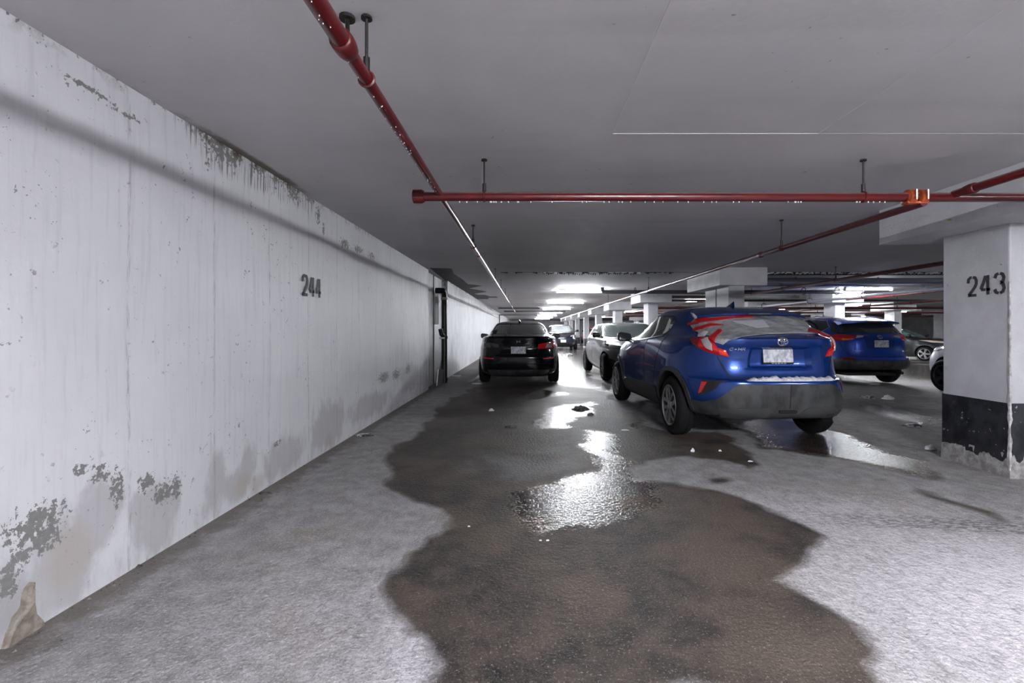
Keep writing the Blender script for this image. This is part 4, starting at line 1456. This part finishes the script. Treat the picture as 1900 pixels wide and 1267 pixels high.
def snow_ridge(name, car, x0, x1, z, label, h=.030, n=70):
    v, f = [], []
    m = 7
    for i in range(n):
        x = x0 + (x1 - x0) * i / (n - 1)
        p_, n_ = car.hit(x, z - .02, 'B')
        e = min(1, min(i, n - 1 - i) / 6)
        a = e * (.6 + .55 * noise.noise(Vector((x * 13, 2, 1))) + .3 * noise.noise(Vector((x * 37, 5, 1))))
        for j in range(m):
            t = math.pi * j / (m - 1)
            yy = p_.y + .052 - .056 * math.cos(t) * (.7 + .3 * e)
            zz = z - .006 + max(.1, a) * h * 2.0 * math.sin(t) + (.008 * noise.noise(Vector((x * 50, j, 3))) if 0 < j < m - 1 else 0)
            v.append((x, yy, zz))
    for i in range(n - 1):
        for j in range(m - 1):
            f.append((i * m + j, i * m + j + 1, (i + 1) * m + j + 1, (i + 1) * m + j))
        f.append((i * m + m - 1, i * m, (i + 1) * m, (i + 1) * m + m - 1))
    f += [tuple(range(m)), tuple((n - 1) * m + q for q in range(m))]
    o = MB().put(v, f).build(name, SNOW, None, True, 80)
    o.matrix_world = car.root.matrix_basis
    return tag(o, label, 'snow', kind='stuff')


snow_ridge('snow', k, -.39, .56, .700, 'ridge of white snow lying along the blue crossover rear bumper')

# ------------------------------------------------------------------ the other cars
BLACKP = mat('black_paint', (.0025, .003, .005), .14, 0, .3, spec=.25)
ROYAL = paint('royal_blue_paint', (.002, .05, .38), .4, .28)
SILVER = paint('silver_paint', (.22, .225, .24), .55, .32)
NAVY = paint('navy_paint', (.004, .006, .018), .3, .3)
CHARCOAL = paint('charcoal_paint', (.020, .022, .026), .3, .3)
WHITEC = paint('white_car_paint', (.72, .73, .75), .0, .3)
REDC = paint('red_car_paint', (.35, .01, .012), .2, .3)
SMOKE = mat('smoked_lens', (.02, .014, .016), .1, 0, 1.0)
HEADL = mat('headlight_glass', (.34, .36, .38), .1, .3, 1.0)
DARKRIM = mat('dark_rim', (.05, .05, .055), .4, .7)


def flare(wb, a=.025):
    def f(y, z):
        band = sstep(.28, .5, z) * (1 - sstep(.75, .95, z))
        return 1 + band * (a * bumpf(y, 0, .45) + a * bumpf(y, wb, .45) - .012 * bumpf(y, wb / 2, .5))
    return f


def hatch_rows(ro, F, w, hood, cowl, roof, ws, rr, rb):
    """rear overhang, nose y, half width, bonnet height, cowl y, roof height, windscreen top y, roof rear y, rear glass base y"""
    g = roof - hood - .10
    return [
        (.20, .05, F - .35, w * .87, 3.8, 3.4), (.29, -ro + .2, F - .14, w * .94, 4.2, 3.4), (.38, -ro + .05, F - .04, w * .98, 4.2, 3.3),
        (.52, -ro, F, w, 4.0, 3.2), (.66, -ro + .01, F, w, 4.0, 3.1), (.76, -ro + .04, F - .04, w, 3.8, 3.0), (hood - .10, -ro + .06, F - .16, w * .99, 3.8, 2.9),
        (hood - .03, -ro + .08, F - .42, w * .975, 3.8, 2.9), (hood + .03, -ro + .10, (F + cowl) / 2 - .05, w * .955, 3.8, 2.9), (hood + .07, -ro + .13, cowl + .10, w * .93, 3.8, 3.0),
        (hood + .11, -ro + .17, cowl - .06, w * .90, 3.8, 3.2), (hood + .11 + g * .35, (rb * .65 + rr * .35), cowl * .62 + ws * .38 - .05, w * .84, 3.8, 3.3),
        (hood + .11 + g * .68, rb * .3 + rr * .7, cowl * .28 + ws * .72 - .03, w * .77, 3.8, 3.4), (roof - .04, rr, ws, w * .68, 3.8, 3.4), (roof - .012, rr + .28, ws - .3, w * .5, 3.4, 3), (roof, rr + .6, ws - .55, w * .1, 2, 2)]


def front_face(c, w, hood, cowl, roof, head=HEADL, screen=GLASS, plate=True, grille=True):
    c.patch('windscreen', [(-.60 * w / .9, roof - .07), (.60 * w / .9, roof - .07), (.74 * w / .9, hood + .13), (.4, hood + .095), (-.4, hood + .095), (-.74 * w / .9, hood + .13)], 'F', screen, .004, .01, .05)
    c.patch('headlight', [(.42, hood - .20), (.74, hood - .16), (.80, hood - .06), (.70, hood - .07), (.44, hood - .13)], 'F', head, .008, .014, .04, .01, mirror=True)
    if grille:
        c.patch('grille', [(-.34, hood - .20), (.34, hood - .20), (.40, hood - .12), (-.40, hood - .12)], 'F', SEAM, .005, .014, .05)
        c.patch('lower_grille', [(-.48, .30), (.48, .30), (.56, .46), (-.56, .46)], 'F', SEAM, .005, .014, .05)
        c.line('grille_bar', [(-.40, hood - .125), (.40, hood - .125)], 'F', CHROME, .02, .008)
        c.line('bonnet_gap', [(-.55, hood - .05), (0, hood - .075), (.55, hood - .05)], 'F', SEAM, .008)
    if plate:
        p_, _ = c.hit(0, .55, 'F')
        c.place('license_plate', MB().box(-.152, .152, -.008, .008, -.076, .076), mat('plate_white', (.72, .73, .75), .4), (0, p_.y + .012, .55), False)
    c.mirrors(mat('mirror_black'), cowl - .22, hood + .15, w + .06, (.10, .07, .065))


def side_glass(c, w, hood, cowl, roof, ws, rr, wb, handles=True, m=SIDE_GLASS):
    b, tp = hood + .105, roof - .075
    mid = (cowl + rr) / 2 - .05
    c.patch('side_window', [(cowl - .22, b), (mid + .04, b + .015), (mid + .04, tp), (ws - .05, tp), (ws + .25, tp - .06)], 'LR', m)
    c.patch('side_window', [(mid - .03, b + .015), (rr + .30, b + .04), (rr + .12, b + .14), (rr + .28, tp - .03), (mid - .03, tp)], 'LR', m)
    c.line('door_gap', [(mid, b - .01), (mid - .02, .8), (mid - .02, .36)], 'LR', SEAM, .008)
    c.line('door_gap', [(cowl - .12, b - .03), (cowl - .10, .8), (cowl - .14, .36)], 'LR', SEAM, .008)
    c.line('door_gap', [(.42, b), (.40, .85), (.46, .62), (.52, .36)], 'LR', SEAM, .008)
    if handles:
        c.patch('door_handle', rrect(mid + .10, mid + .28, hood - .10, hood - .07, .012), 'LR', CHROME, .02, .02, .04)
        c.patch('door_handle', rrect(mid - .75, mid - .57, hood - .09, hood - .06, .012), 'LR', CHROME, .02, .02, .04)


# ---- black sedan seen from behind
SED = [
    (.19, -.70, 3.30, .80, 4.0, 3.5), (.25, -.90, 3.48, .86, 4.4, 3.5), (.33, -.99, 3.58, .885, 4.6, 3.4), (.50, -1.03, 3.62, .895, 4.4, 3.3), (.62, -1.03, 3.63, .90, 4.2, 3.2), (.69, -1.0, 3.60, .90, 4.0, 3.1),
    (.80, -.97, 3.46, .895, 3.9, 3.0), (.90, -.975, 3.2, .88, 3.9, 3.0), (.98, -.985, 2.85, .86, 3.9, 3.0), (1.035, -.99, 2.5, .83, 3.9, 3.0), (1.052, -.90, 2.36, .79, 3.8, 3.0), (1.075, -.55, 2.2, .745, 3.6, 3.0),
    (1.10, -.36, 2.10, .715, 3.6, 3.0), (1.20, -.06, 1.86, .665, 3.6, 3.0), (1.30, .26, 1.60, .60, 3.6, 3.0), (1.37, .52, 1.35, .53, 3.4, 3.0), (1.405, .82, 1.12, .38, 3, 2.6), (1.415, .95, 1.02, .08, 2, 2)]
c = Car('sedan_car', 'glossy black sedan parked facing away beside the white wall', (-.17, 11.0, 0), 0.0, BLACKP, SED, flare(2.735), 2.735, .325, .37, 1.78, npts=90, sub=6)
c.wheels(DARKRIM, (5, .03, .045, 0), .235, .22)
c.patch('rear_window', [(-.60, 1.105), (.60, 1.105), (.61, 1.16), (.56, 1.30), (.48, 1.335), (-.48, 1.335), (-.56, 1.30), (-.61, 1.16)], 'B', mat('rear_glass', (.03, .034, .036), .06, 0, .7), .004, .01, .05)
c.line('glass_frame', [(-.60, 1.105), (-.61, 1.16), (-.56, 1.30), (-.48, 1.338), (.48, 1.338), (.56, 1.30), (.61, 1.16), (.60, 1.105)], 'B', SEAM, .018, .006)
c.line('defroster_strap', [(-.22, 1.11), (-.20, 1.33)], 'B', SEAM, .016, .008)
c.patch('deck_lip', [(-.66, 1.025), (.66, 1.025), (.64, 1.045), (-.64, 1.045)], 'B', BLACKP, .02, .02, .04)
for s in (-1, 1):
    c.patch('tail_light', [(s * a, b) for a, b in ((.40, .80), (.60, .80), (.79, .80), (.80, .93), (.70, .95), (.42, .90))], 'B', SMOKE if s < 0 else RED_LENS, .008, .02, .035, .012)
    c.patch('lamp_cluster', [(s * a, b) for a, b in ((.56, .825), (.69, .825), (.70, .91), (.60, .905))], 'B', CLEAR_LENS if s > 0 else mat('dim_lens', (.10, .09, .09), .1, .2, 1.0), .022, .012, .03, .005)
    c.patch('reflector', [(s * a, b) for a, b in ((.52, .585), (.76, .585), (.77, .615), (.52, .61))], 'B', mat('reflector_bright', (.62, .02, .03), .3, 0, .5), .008, .012, .03)
    c.line('boot_gap', [(s * .44, .79), (s * .40, .70), (0, .69)], 'B', SEAM, .008)
e = c.line('emblem', [(-.035, .925), (-.03, .975), (-.022, .975)], 'B', CHROME, .01, .006, step=.01)
c.line('emblem_side', [(.035, .925), (.03, .975), (.022, .975)], 'B', CHROME, .01, .006, step=.01, parent=e)
c.line('emblem_bar', [(-.03, .95), (.03, .95)], 'B', CHROME, .01, .006, step=.01, parent=e)
p_, _ = c.hit(0, .77, 'B')
c.place('license_plate', MB().box(-.155, .155, -.008, .008, -.077, .077), plate_mat(), (0, p_.y - .012, .77), False)
c.patch('diffuser', [(-.60, .25), (.60, .25), (.66, .36), (-.66, .36)], 'B', PLASTIC, .01, .02, .05)
c.line('bumper_crease', [(-.7, .50), (0, .49), (.7, .50)], 'B', SEAM, .01, .002)
c.mirrors(BLACKP, 2.0, 1.04, .97, (.11, .07, .06))
side_glass(c, .88, .985, 2.12, 1.415, 1.45, .0, 2.735, False, GLASS)
c.patch('windscreen', [(-.5, 1.33), (.5, 1.33), (.66, 1.11), (-.66, 1.11)], 'F', GLASS, .004, .01, .07)
c.place('roof_aerial', MB().tube([(0, .62, 1.36), (0, .56, 1.43), (0, .50, 1.44)], [.03, .018, .006], 8), BLACKP)
c.place('underbody', MB().box(-.55, .55, -.6, 3.0, .19, .26).tube([(-.68, 0, .30), (.68, 0, .30)], .04, 8), mat('underbody'))

# ---- blue sport utility seen from behind
SUV = [
    (.24, .25, 3.25, .82, 3.8, 3.6), (.36, -.72, 3.42, .88, 4.4, 3.6), (.42, -.93, 3.52, .905, 4.6, 3.5), (.53, -.98, 3.57, .915, 4.6, 3.4), (.59, -.97, 3.57, .92, 4.4, 3.3), (.66, -.91, 3.57, .92, 4.4, 3.2),
    (.80, -.88, 3.54, .92, 4.3, 3.1), (.97, -.86, 3.42, .91, 4.3, 3.0), (1.06, -.84, 3.15, .895, 4.3, 3.0), (1.12, -.81, 2.75, .875, 4.3, 3.0), (1.165, -.78, 2.45, .835, 4.3, 3.1), (1.28, -.69, 2.2, .775, 4.3, 3.2),
    (1.40, -.57, 1.95, .715, 4.3, 3.2), (1.48, -.42, 1.72, .665, 4.2, 3.2), (1.545, -.12, 1.35, .57, 4.0, 3.2), (1.572, .25, 1.0, .38, 3, 3), (1.58, .55, .8, .08, 2, 2)]
SUVX = 7.85
c = Car('suv_car', 'royal blue sport utility vehicle parked facing away near the numbered column', (SUVX, 11.45, float(floor_z(SUVX))), 0.0, ROYAL, SUV, flare(2.66), 2.66, .35, .40, 1.80, npts=90, sub=6)
c.wheels(RIM_SILVER, (5, .03, .05, 0), .225, .22)
c.patch('rear_window', [(-.66, 1.18), (.66, 1.18), (.70, 1.23), (.60, 1.40), (.52, 1.425), (-.52, 1.425), (-.60, 1.40), (-.70, 1.23)], 'B', mat('rear_glass'), .004, .01, .05)
c.patch('rear_window_edge', [(-.72, 1.165), (-.66, 1.165), (-.71, 1.24), (-.60, 1.42), (-.66, 1.42), (-.75, 1.24)], 'B', SEAM, .006, .01, .04, mirror=True)
for s in (-1, 1):
    c.patch('tail_light', [(s * a, b) for a, b in ((.84, 1.13), (.60, 1.145), (.46, 1.13), (.52, 1.06), (.66, 1.01), (.80, 1.00), (.86, 1.06))], 'B', RED_LENS, .012, .03, .03, .02)
    c.patch('clear_lens', [(s * a, b) for a, b in ((.46, 1.13), (.33, 1.125), (.36, 1.095), (.50, 1.075))], 'B', CLEAR_LENS, .012, .02, .03, .008)
    c.patch('amber_lens', [(s * a, b) for a, b in ((.70, 1.06), (.62, 1.06), (.62, 1.025), (.70, 1.02))], 'B', mat('amber_lens', (.9, .25, .02), .15, 0, 1.0), .034, .012, .03)
    c.patch('reflector', [(s * a, b) for a, b in ((.56, .595), (.74, .59), (.74, .64), (.60, .635))], 'B', mat('dark_red_lens'), .014, .012, .03)
    c.line('tail_door_gap', [(s * .74, 1.0), (s * .70, .8), (s * .60, .68), (0, .655)], 'B', SEAM, .008)
c.patch('side_tail_light', [(-.80, 1.135), (-.48, 1.155), (-.45, 1.10), (-.72, 1.03)], 'LR', RED_LENS, .012, .02, .03, .012)
c.patch('rear_bumper', [(-.86, .48), (-.74, .60), (-.3, .57), (.3, .57), (.74, .60), (.86, .48), (.78, .39), (-.78, .39)], 'B', PLASTIC, .014, .03, .05)
c.patch('bumper_side', [(-.40, .38), (-.40, .55), (-.60, .61), (-.85, .61), (-.92, .5), (-.7, .39)], 'LR', PLASTIC, .010, .03, .05)
c.patch('plate_recess_shade', [(-.30, .84), (.30, .84), (.34, 1.09), (-.34, 1.09)], 'B', mat('shaded_blue', (.004, .03, .22), .3, .3, 1.0), .002, .006, .05)  # flat patch, recess shade painted as a darker body blue
p_, _ = c.hit(0, .95, 'B')
c.place('license_plate', MB().box(-.155, .155, -.008, .008, -.077, .077), plate_mat(), (.02, p_.y - .016, .95), False)
e = c.line('emblem', ellipse(.02, 1.10, .055, .036), 'B', CHROME, .012, .008, True, .02, rise=.004)
c.line('emblem_inner', ellipse(.02, 1.102, .016, .032, 18), 'B', CHROME, .009, .009, True, .02, e, .004)
c.line('emblem_bar', ellipse(.02, 1.115, .04, .013, 18), 'B', CHROME, .009, .009, True, .02, e, .004)
badge_text(c, 'RAV4', -.56, .775, .035, .036, .014, CHROME)
c.patch('trim_badge', rrect(.50, .58, .77, .80, .008), 'B', CHROME, .006, .008, .03)
# roof spoiler, rails and aerial
v, f = [], []
for i in range(17):
    u = -1 + i / 8
    x = u * .66
    z0 = c.hit(x * .93, -.20, 'T')[0].z
    ty, tz = -.70 + .14 * abs(u) ** 2.5, 1.455 - .03 * abs(u) ** 3
    v += [(x * .93, -.2, z0 + .003), (x, ty + .03, tz + .012), (x, ty, tz), (x, ty, tz - .03), (x * .95, -.3, tz - .06)]
f = [(i * 5 + j, i * 5 + j + 1, i * 5 + 6 + j, i * 5 + 5 + j) for i in range(16) for j in range(4)] + [tuple(range(5)), tuple(80 + q for q in range(5))]
sp = c.place('roof_spoiler', MB().put(v, f), ROYAL)
MB().box(-.16, .16, -.706, -.69, 1.432, 1.45).build('brake_light', mat('dark_red_lens'), sp)
for s in (-1, 1):
    r_ = [(s * .56, y_, c.hit(s * .56, y_, 'T')[0].z + h_) for y_, h_ in ((-.25, .0), (-.1, .035), (.5, .045), (1.1, .035), (1.25, .0))]
    c.place('roof_rail', MB().tube(r_, .014, 8), CHROME)
c.place('roof_aerial', MB().tube([(.1, -.25, 1.51), (.1, -.36, 1.64)], .006, 6), SEAM)
side_glass(c, .90, 1.07, 2.35, 1.58, 1.6, -.32, 2.66, True, GLASS)
c.line('window_trim', [(2.1, 1.165), (.4, 1.19), (-.05, 1.22), (-.22, 1.32), (-.02, 1.48), (.6, 1.51), (1.5, 1.51)], 'LR', CHROME, .018, .006)
c.patch('wheel_arch_trim', arch(0, .402, .47, z=.36), 'LR', PLASTIC, .010, .03, .05)
c.patch('wheel_arch_trim', arch(2.66, .402, .47, z=.36), 'LR', PLASTIC, .010, .03, .05)
c.patch('sill', [(2.2, .28), (.46, .28), (.46, .42), (2.2, .42)], 'LR', PLASTIC, .010, .02, .08)
front_face(c, .90, 1.07, 2.35, 1.58)
c.place('underbody', MB().box(-.55, .55, -.6, 3.0, .22, .28).tube([(-.68, 0, .33), (.68, 0, .33)], .05, 8).tube([(.5, -.85, .30), (.5, -.2, .32)], .035, 10), mat('underbody'))

# ---- silver hatchback facing the viewer behind the crossover
H1 = hatch_rows(.74, 3.56, .88, .93, 2.42, 1.40, 1.55, .05, -.45)
TEAL = mat('teal_screen', (.22, .30, .30), .06, 0, .8)
c = Car('hatchback_car', 'silver hatchback facing the viewer, half hidden behind the blue crossover', (2.58, 13.95, 0), math.pi + math.radians(2.0), SILVER, H1, flare(2.64), 2.64, .325, .365, 1.76, npts=84, sub=5)
c.wheels(DARKRIM, (7, .02, .03, .2), .205, .22)
side_glass(c, .88, .93, 2.42, 1.40, 1.55, .05, 2.64, True, mat('pale_side_glass', (.16, .18, .20), .06, 0, .8))
front_face(c, .88, .93, 2.42, 1.40, SMOKE, TEAL, True)
c.patch('fog_lamp_trim', [(.56, .36), (.80, .34), (.82, .56), (.70, .52)], 'F', SEAM, .006, .012, .05, mirror=True)

# ---- navy crossover at the far end of the lane
H2 = hatch_rows(.70, 3.50, .87, 1.0, 2.45, 1.52, 1.55, .0, -.45)
GLARE = mat('glare_screen', (.82, .86, .88), .35)  # white base colour stands in for a lamp reflected in the glass
c = Car('crossover_car', 'navy crossover with glare-white windscreen facing the viewer far down the lane', (2.15, 31.3, 0), math.pi, NAVY, H2, flare(2.6), 2.6, .335, .375, 1.74, npts=64, sub=4)
c.wheels(DARKRIM, (5, .03, .045, 0), .21, .21)
side_glass(c, .87, 1.0, 2.45, 1.52, 1.55, .0, 2.6, False)
front_face(c, .87, 1.0, 2.45, 1.52, CLEAR_LENS, GLARE, True)
c.patch('bumper_trim', [(-.62, .26), (.62, .26), (.64, .29), (-.64, .29)], 'F', CHROME, .008, .012, .06)
navy = c

# ---- charcoal hatchback side on in the far bay
h_ = Vector((.5, -.866))
cx_, cy_ = 17.8, 24.75
H3 = hatch_rows(.85, 3.52, .88, 1.02, 2.3, 1.50, 1.45, -.1, -.55)
c = Car('hatchback_car', 'charcoal hatchback with silver alloy wheel standing in the far bay', (cx_, cy_, float(floor_z(cx_))), math.atan2(-h_.x, h_.y), CHARCOAL, H3, flare(2.64), 2.64, .33, .38, 1.76, npts=72, sub=4)
c.wheels(mat('bright_rim', (.6, .6, .62), .25, .8), (5, .03, .05, 0), .215, .235)
side_glass(c, .88, 1.02, 2.3, 1.50, 1.45, -.1, 2.64, True)
front_face(c, .88, 1.02, 2.3, 1.50, mat('warm_headlight', (.62, .50, .42), .15, .1, 1.0), mat('teal_screen_dark', (.10, .20, .19), .06, 0, .8), True)
c.patch('wheel_arch_trim', arch(2.64, .382, .46, z=.34), 'LR', PLASTIC, .012, .03, .05)
c.line('door_moulding', [(2.0, .45), (.5, .45)], 'LR', CHROME, .03, .012)

# ---- white car behind the numbered column
H4 = hatch_rows(.8, 3.50, .89, 1.0, 2.4, 1.52, 1.5, -.1, -.5)
rt = Vector((9.58, 7.35))
c = Car('hatchback_car', 'white car whose nose shows past the numbered column', (rt.x, rt.y, float(floor_z(rt.x))), 0.0, WHITEC, H4, flare(2.62), 2.62, .335, .39, 1.77, npts=72, sub=4)
c.wheels(DARKRIM, (5, .03, .05, 0), .215, .22)
side_glass(c, .89, 1.0, 2.4, 1.52, 1.5, -.1, 2.62, True)
front_face(c, .89, 1.0, 2.4, 1.52)
c.patch('bumper_trim', [(-.66, .26), (.66, .26), (.66, .33), (-.66, .33)], 'F', PLASTIC, .008, .012, .06)
c.patch('rear_window', [(-.60, 1.15), (.60, 1.15), (.52, 1.40), (-.52, 1.40)], 'B', mat('rear_glass'), .004, .01, .05)
c.patch('tail_light', [(.50, .86), (.78, .86), (.80, 1.04), (.66, 1.06)], 'B', RED_LENS, .008, .02, .04, .012, mirror=True)
c.patch('rear_bumper', [(-.70, .32), (.70, .32), (.78, .48), (-.78, .48)], 'B', PLASTIC, .010, .02, .06)
c.line('tail_door_gap', [(-.60, .84), (-.52, .60), (0, .58), (.52, .60), (.60, .84)], 'B', SEAM, .008)
p_, _ = c.hit(0, .80, 'B')
c.place('license_plate', MB().box(-.152, .152, -.008, .008, -.076, .076), mat('plate_white'), (0, p_.y - .012, .80), False)

# ---- a few cars deep in the garage
H5 = hatch_rows(.8, 3.50, .88, .98, 2.4, 1.48, 1.5, -.1, -.5)
c = Car('hatchback_car', 'tiny red hatchback glimpsed between the distant columns', (5.9, 44, float(floor_z(5.9))), math.pi, REDC, H5, flare(2.62), 2.62, .33, .375, 1.75, npts=56, sub=3)
c.wheels(DARKRIM, (5, .03, .05, 0), .21, .21)
side_glass(c, .88, .98, 2.4, 1.48, 1.5, -.1, 2.62, False)
front_face(c, .88, .98, 2.4, 1.48, grille=False)
for (x, y, r, lb) in ((5.7, 36.0, math.pi, 'dark crossover glimpsed between columns beyond the silver hatchback'), (12.6, 33.0, 2.6, 'dark crossover deep in the bay behind the SUV roof'), (20.5, 31.5, math.pi - .5, 'dark crossover beyond the charcoal hatchback')):
    o = copy_tree(navy.root)
    o.location = (x, y, float(floor_z(x)))
    o.rotation_euler = (0, 0, r)
    o['label'] = lb

# ------------------------------------------------------------------ snow lumps and litter
def lump(name, label, cat, x, y, r, h, m, seed, group=None, flat=.4):
    bm = bmesh.new()
    bmesh.ops.create_icosphere(bm, subdivisions=3, radius=1)
    for v_ in bm.verts:
        q = v_.co
        k_ = 1 + .45 * noise.noise(q * 1.6 + Vector((seed, 0, 0))) + .25 * noise.noise(q * 4 + Vector((0, seed, 0)))
        v_.co = Vector((q.x * r[0] * k_, q.y * r[1] * k_, max(-.1, q.z) * h * k_))
    me = bpy.data.meshes.new(name)
    bm.to_mesh(me)
    bm.free()
    me.materials.append(m)
    o = bpy.data.objects.new(name, me)
    C.objects.link(o)
    o.location = (x, y, float(floor_z(x)))
    return tag(o, label, cat, group)


def on_floor(px, py):
    return fl(px, py)


DIRTY = noisy('dirty_snow', (.62, .62, .65), (.05, .045, .04), 14, .7, 4, .6, 40, lo=.42, hi=.58)
WHITES = noisy('clean_snow', (.80, .81, .84), (.55, .55, .58), 16, .6, 4, .5, 50)
for i, (px, py, r, h, m_, lb) in enumerate((
        (1610, 736, (.13, .08), .05, DIRTY, 'dirty snow lump, the farther of two left of the column'),
        (1648, 737, (.09, .07), .06, WHITES, 'white snow lump beside the dirty one, left of the column'),
        (1690, 790, (.10, .06), .035, DIRTY, 'dirty slush lump lying before the black-banded column'),
        (1726, 833, (.055, .04), .04, WHITES, 'clean white snow chunk at the foot of the numbered column'),
        (1076, 760, (.12, .10), .06, noisy('black_slush', (.03, .028, .027), (.12, .12, .12), 20, .5, 4, .6, 40), 'dark slush heap standing in the puddle between the cars'),
        (1095, 770, (.05, .04), .03, M['black_slush'], 'small dark slush crumb beside the heap in the puddle'),
        (1285, 838, (.020, .016), .03, WHITES, 'tiny white ice chip on the wet floor behind the crossover'),
        (1336, 837, (.012, .012), .015, WHITES, 'tiny ice crumb under the crossover bumper'),
        (1392, 856, (.022, .015), .008, WHITES, 'thin ice flake at the edge of the wet patch'),
        (1053, 660, (.25, .15), .10, DIRTY, 'dirty snow lump far down the lane before the navy crossover'),
        (912, 762, (.04, .03), .03, WHITES, 'small white scrap on the wet floor before the black sedan'),
        (948, 793, (.08, .04), .025, M['black_slush'], 'small dark clod on the wet floor before the black sedan'),
        (1160, 798, (.05, .03), .008, WHITES, 'thin pale ice patch left of the crossover front wheel'),
        (870, 977, (.009, .006), .006, WHITES, 'pale pebble on the damp floor, farther of the left pair'),
        (1003, 1003, (.008, .006), .006, WHITES, 'pale pebble on the damp floor, left of the middle pair'),
        (1016, 1003, (.009, .007), .006, WHITES, 'pale pebble on the damp floor, right of the middle pair'),
        (252, 1052, (.012, .012), .012, M['black_slush'], 'small dark stone at the foot of the white wall'),
        (664, 808, (.10, .06), .02, DIRTY, 'flat grey rubble lying at the foot of the wall'),
        (490, 916, (.05, .02), .012, M['black_slush'], 'dark splinter lying along the foot of the wall'),
        (845, 698, (.12, .06), .03, WHITES, 'white litter by the wall beside the black sedan'),
        (885, 712, (.12, .08), .02, WHITES, 'pale slush behind the black sedan rear wheel'))):
    x, y = on_floor(px, py)
    x = max(x, WX + r[0] * 1.3)
    lump('snow_lump' if m_ in (WHITES, DIRTY) else 'dirt_clod', lb, 'snow' if m_ in (WHITES, DIRTY) else 'dirt', x, y, r, h, m_, i * 3.7)

# crumbs of grit along the foot of the wall
gr = random.Random(11)
mb = MB()
for i in range(420):
    y = gr.uniform(1.0, 11)
    x = WX + .015 + abs(gr.gauss(0, .05))
    s = gr.uniform(.002, .010)
    a = gr.uniform(0, 3)
    pts = [(x + s * math.cos(a + q * 2.1) * gr.uniform(.6, 1.4), y + s * math.sin(a + q * 2.1) * gr.uniform(.6, 1.4), .0) for q in range(3)]
    mb.put(pts + [(x, y, s * gr.uniform(.5, 1.0))], [(0, 1, 3), (1, 2, 3), (2, 0, 3), (0, 2, 1)])
tag(mb.build('grit', noisy('grit', (.05, .045, .04), (.22, .2, .19), 40, .8)), 'loose grit and crumbs along the foot of the white wall', 'grit', kind='stuff')
# broken-off concrete at the near foot of the wall
sp = [(1.79, -.01), (1.81, .05), (1.84, .09), (1.872, .11), (1.882, .19), (1.905, .20), (1.902, .12), (1.915, .06), (1.935, .02), (1.95, -.01)]
br = MB().prism(sp, -.02, .022, lambda a, b, h: (WX + h + .008 * noise.noise(Vector((a * 30, b * 30, 1))), a, b)).build('concrete_rubble', noisy('tan_concrete', (.20, .17, .14), (.33, .29, .25), 25, .85, 4, .6, 60))
bv = br.modifiers.new('bev', 'BEVEL')
bv.width = .008
tag(br, 'tan broken concrete spike at the near foot of the white wall', 'rubble')

# water drops hanging under the cross pipe
mb = MB()
for i in range(46):
    x = gr.uniform(-.5, 2.6)
    mb.lathe([(-.006, .0015), (-.003, .0045), (.003, .004), (.006, .001)], 6, 'z', (x, 3.38, 1.2 + .94 - .034))
o = mb.build('water_drops', DROP, None, True)
tag(o, 'row of water drops hanging under the red cross pipe', 'water drops', kind='stuff')
mb = MB()
for i in range(40):
    y = gr.uniform(1.3, 3.3)
    r0 = .031 if y < 1.48 else .025
    a = gr.uniform(-.5, .5)
    mb.lathe([(-.0025, .0006), (-.001, .002), (.001, .0018), (.0025, .0006)], 6, 'z', (-.617 + r0 * math.sin(a), y, ZB - r0 * math.cos(a) - .002))
o = mb.build('water_drops', DROP, None, True)
tag(o, 'water drops hanging under the red pipe along the lane', 'water drops', kind='stuff')
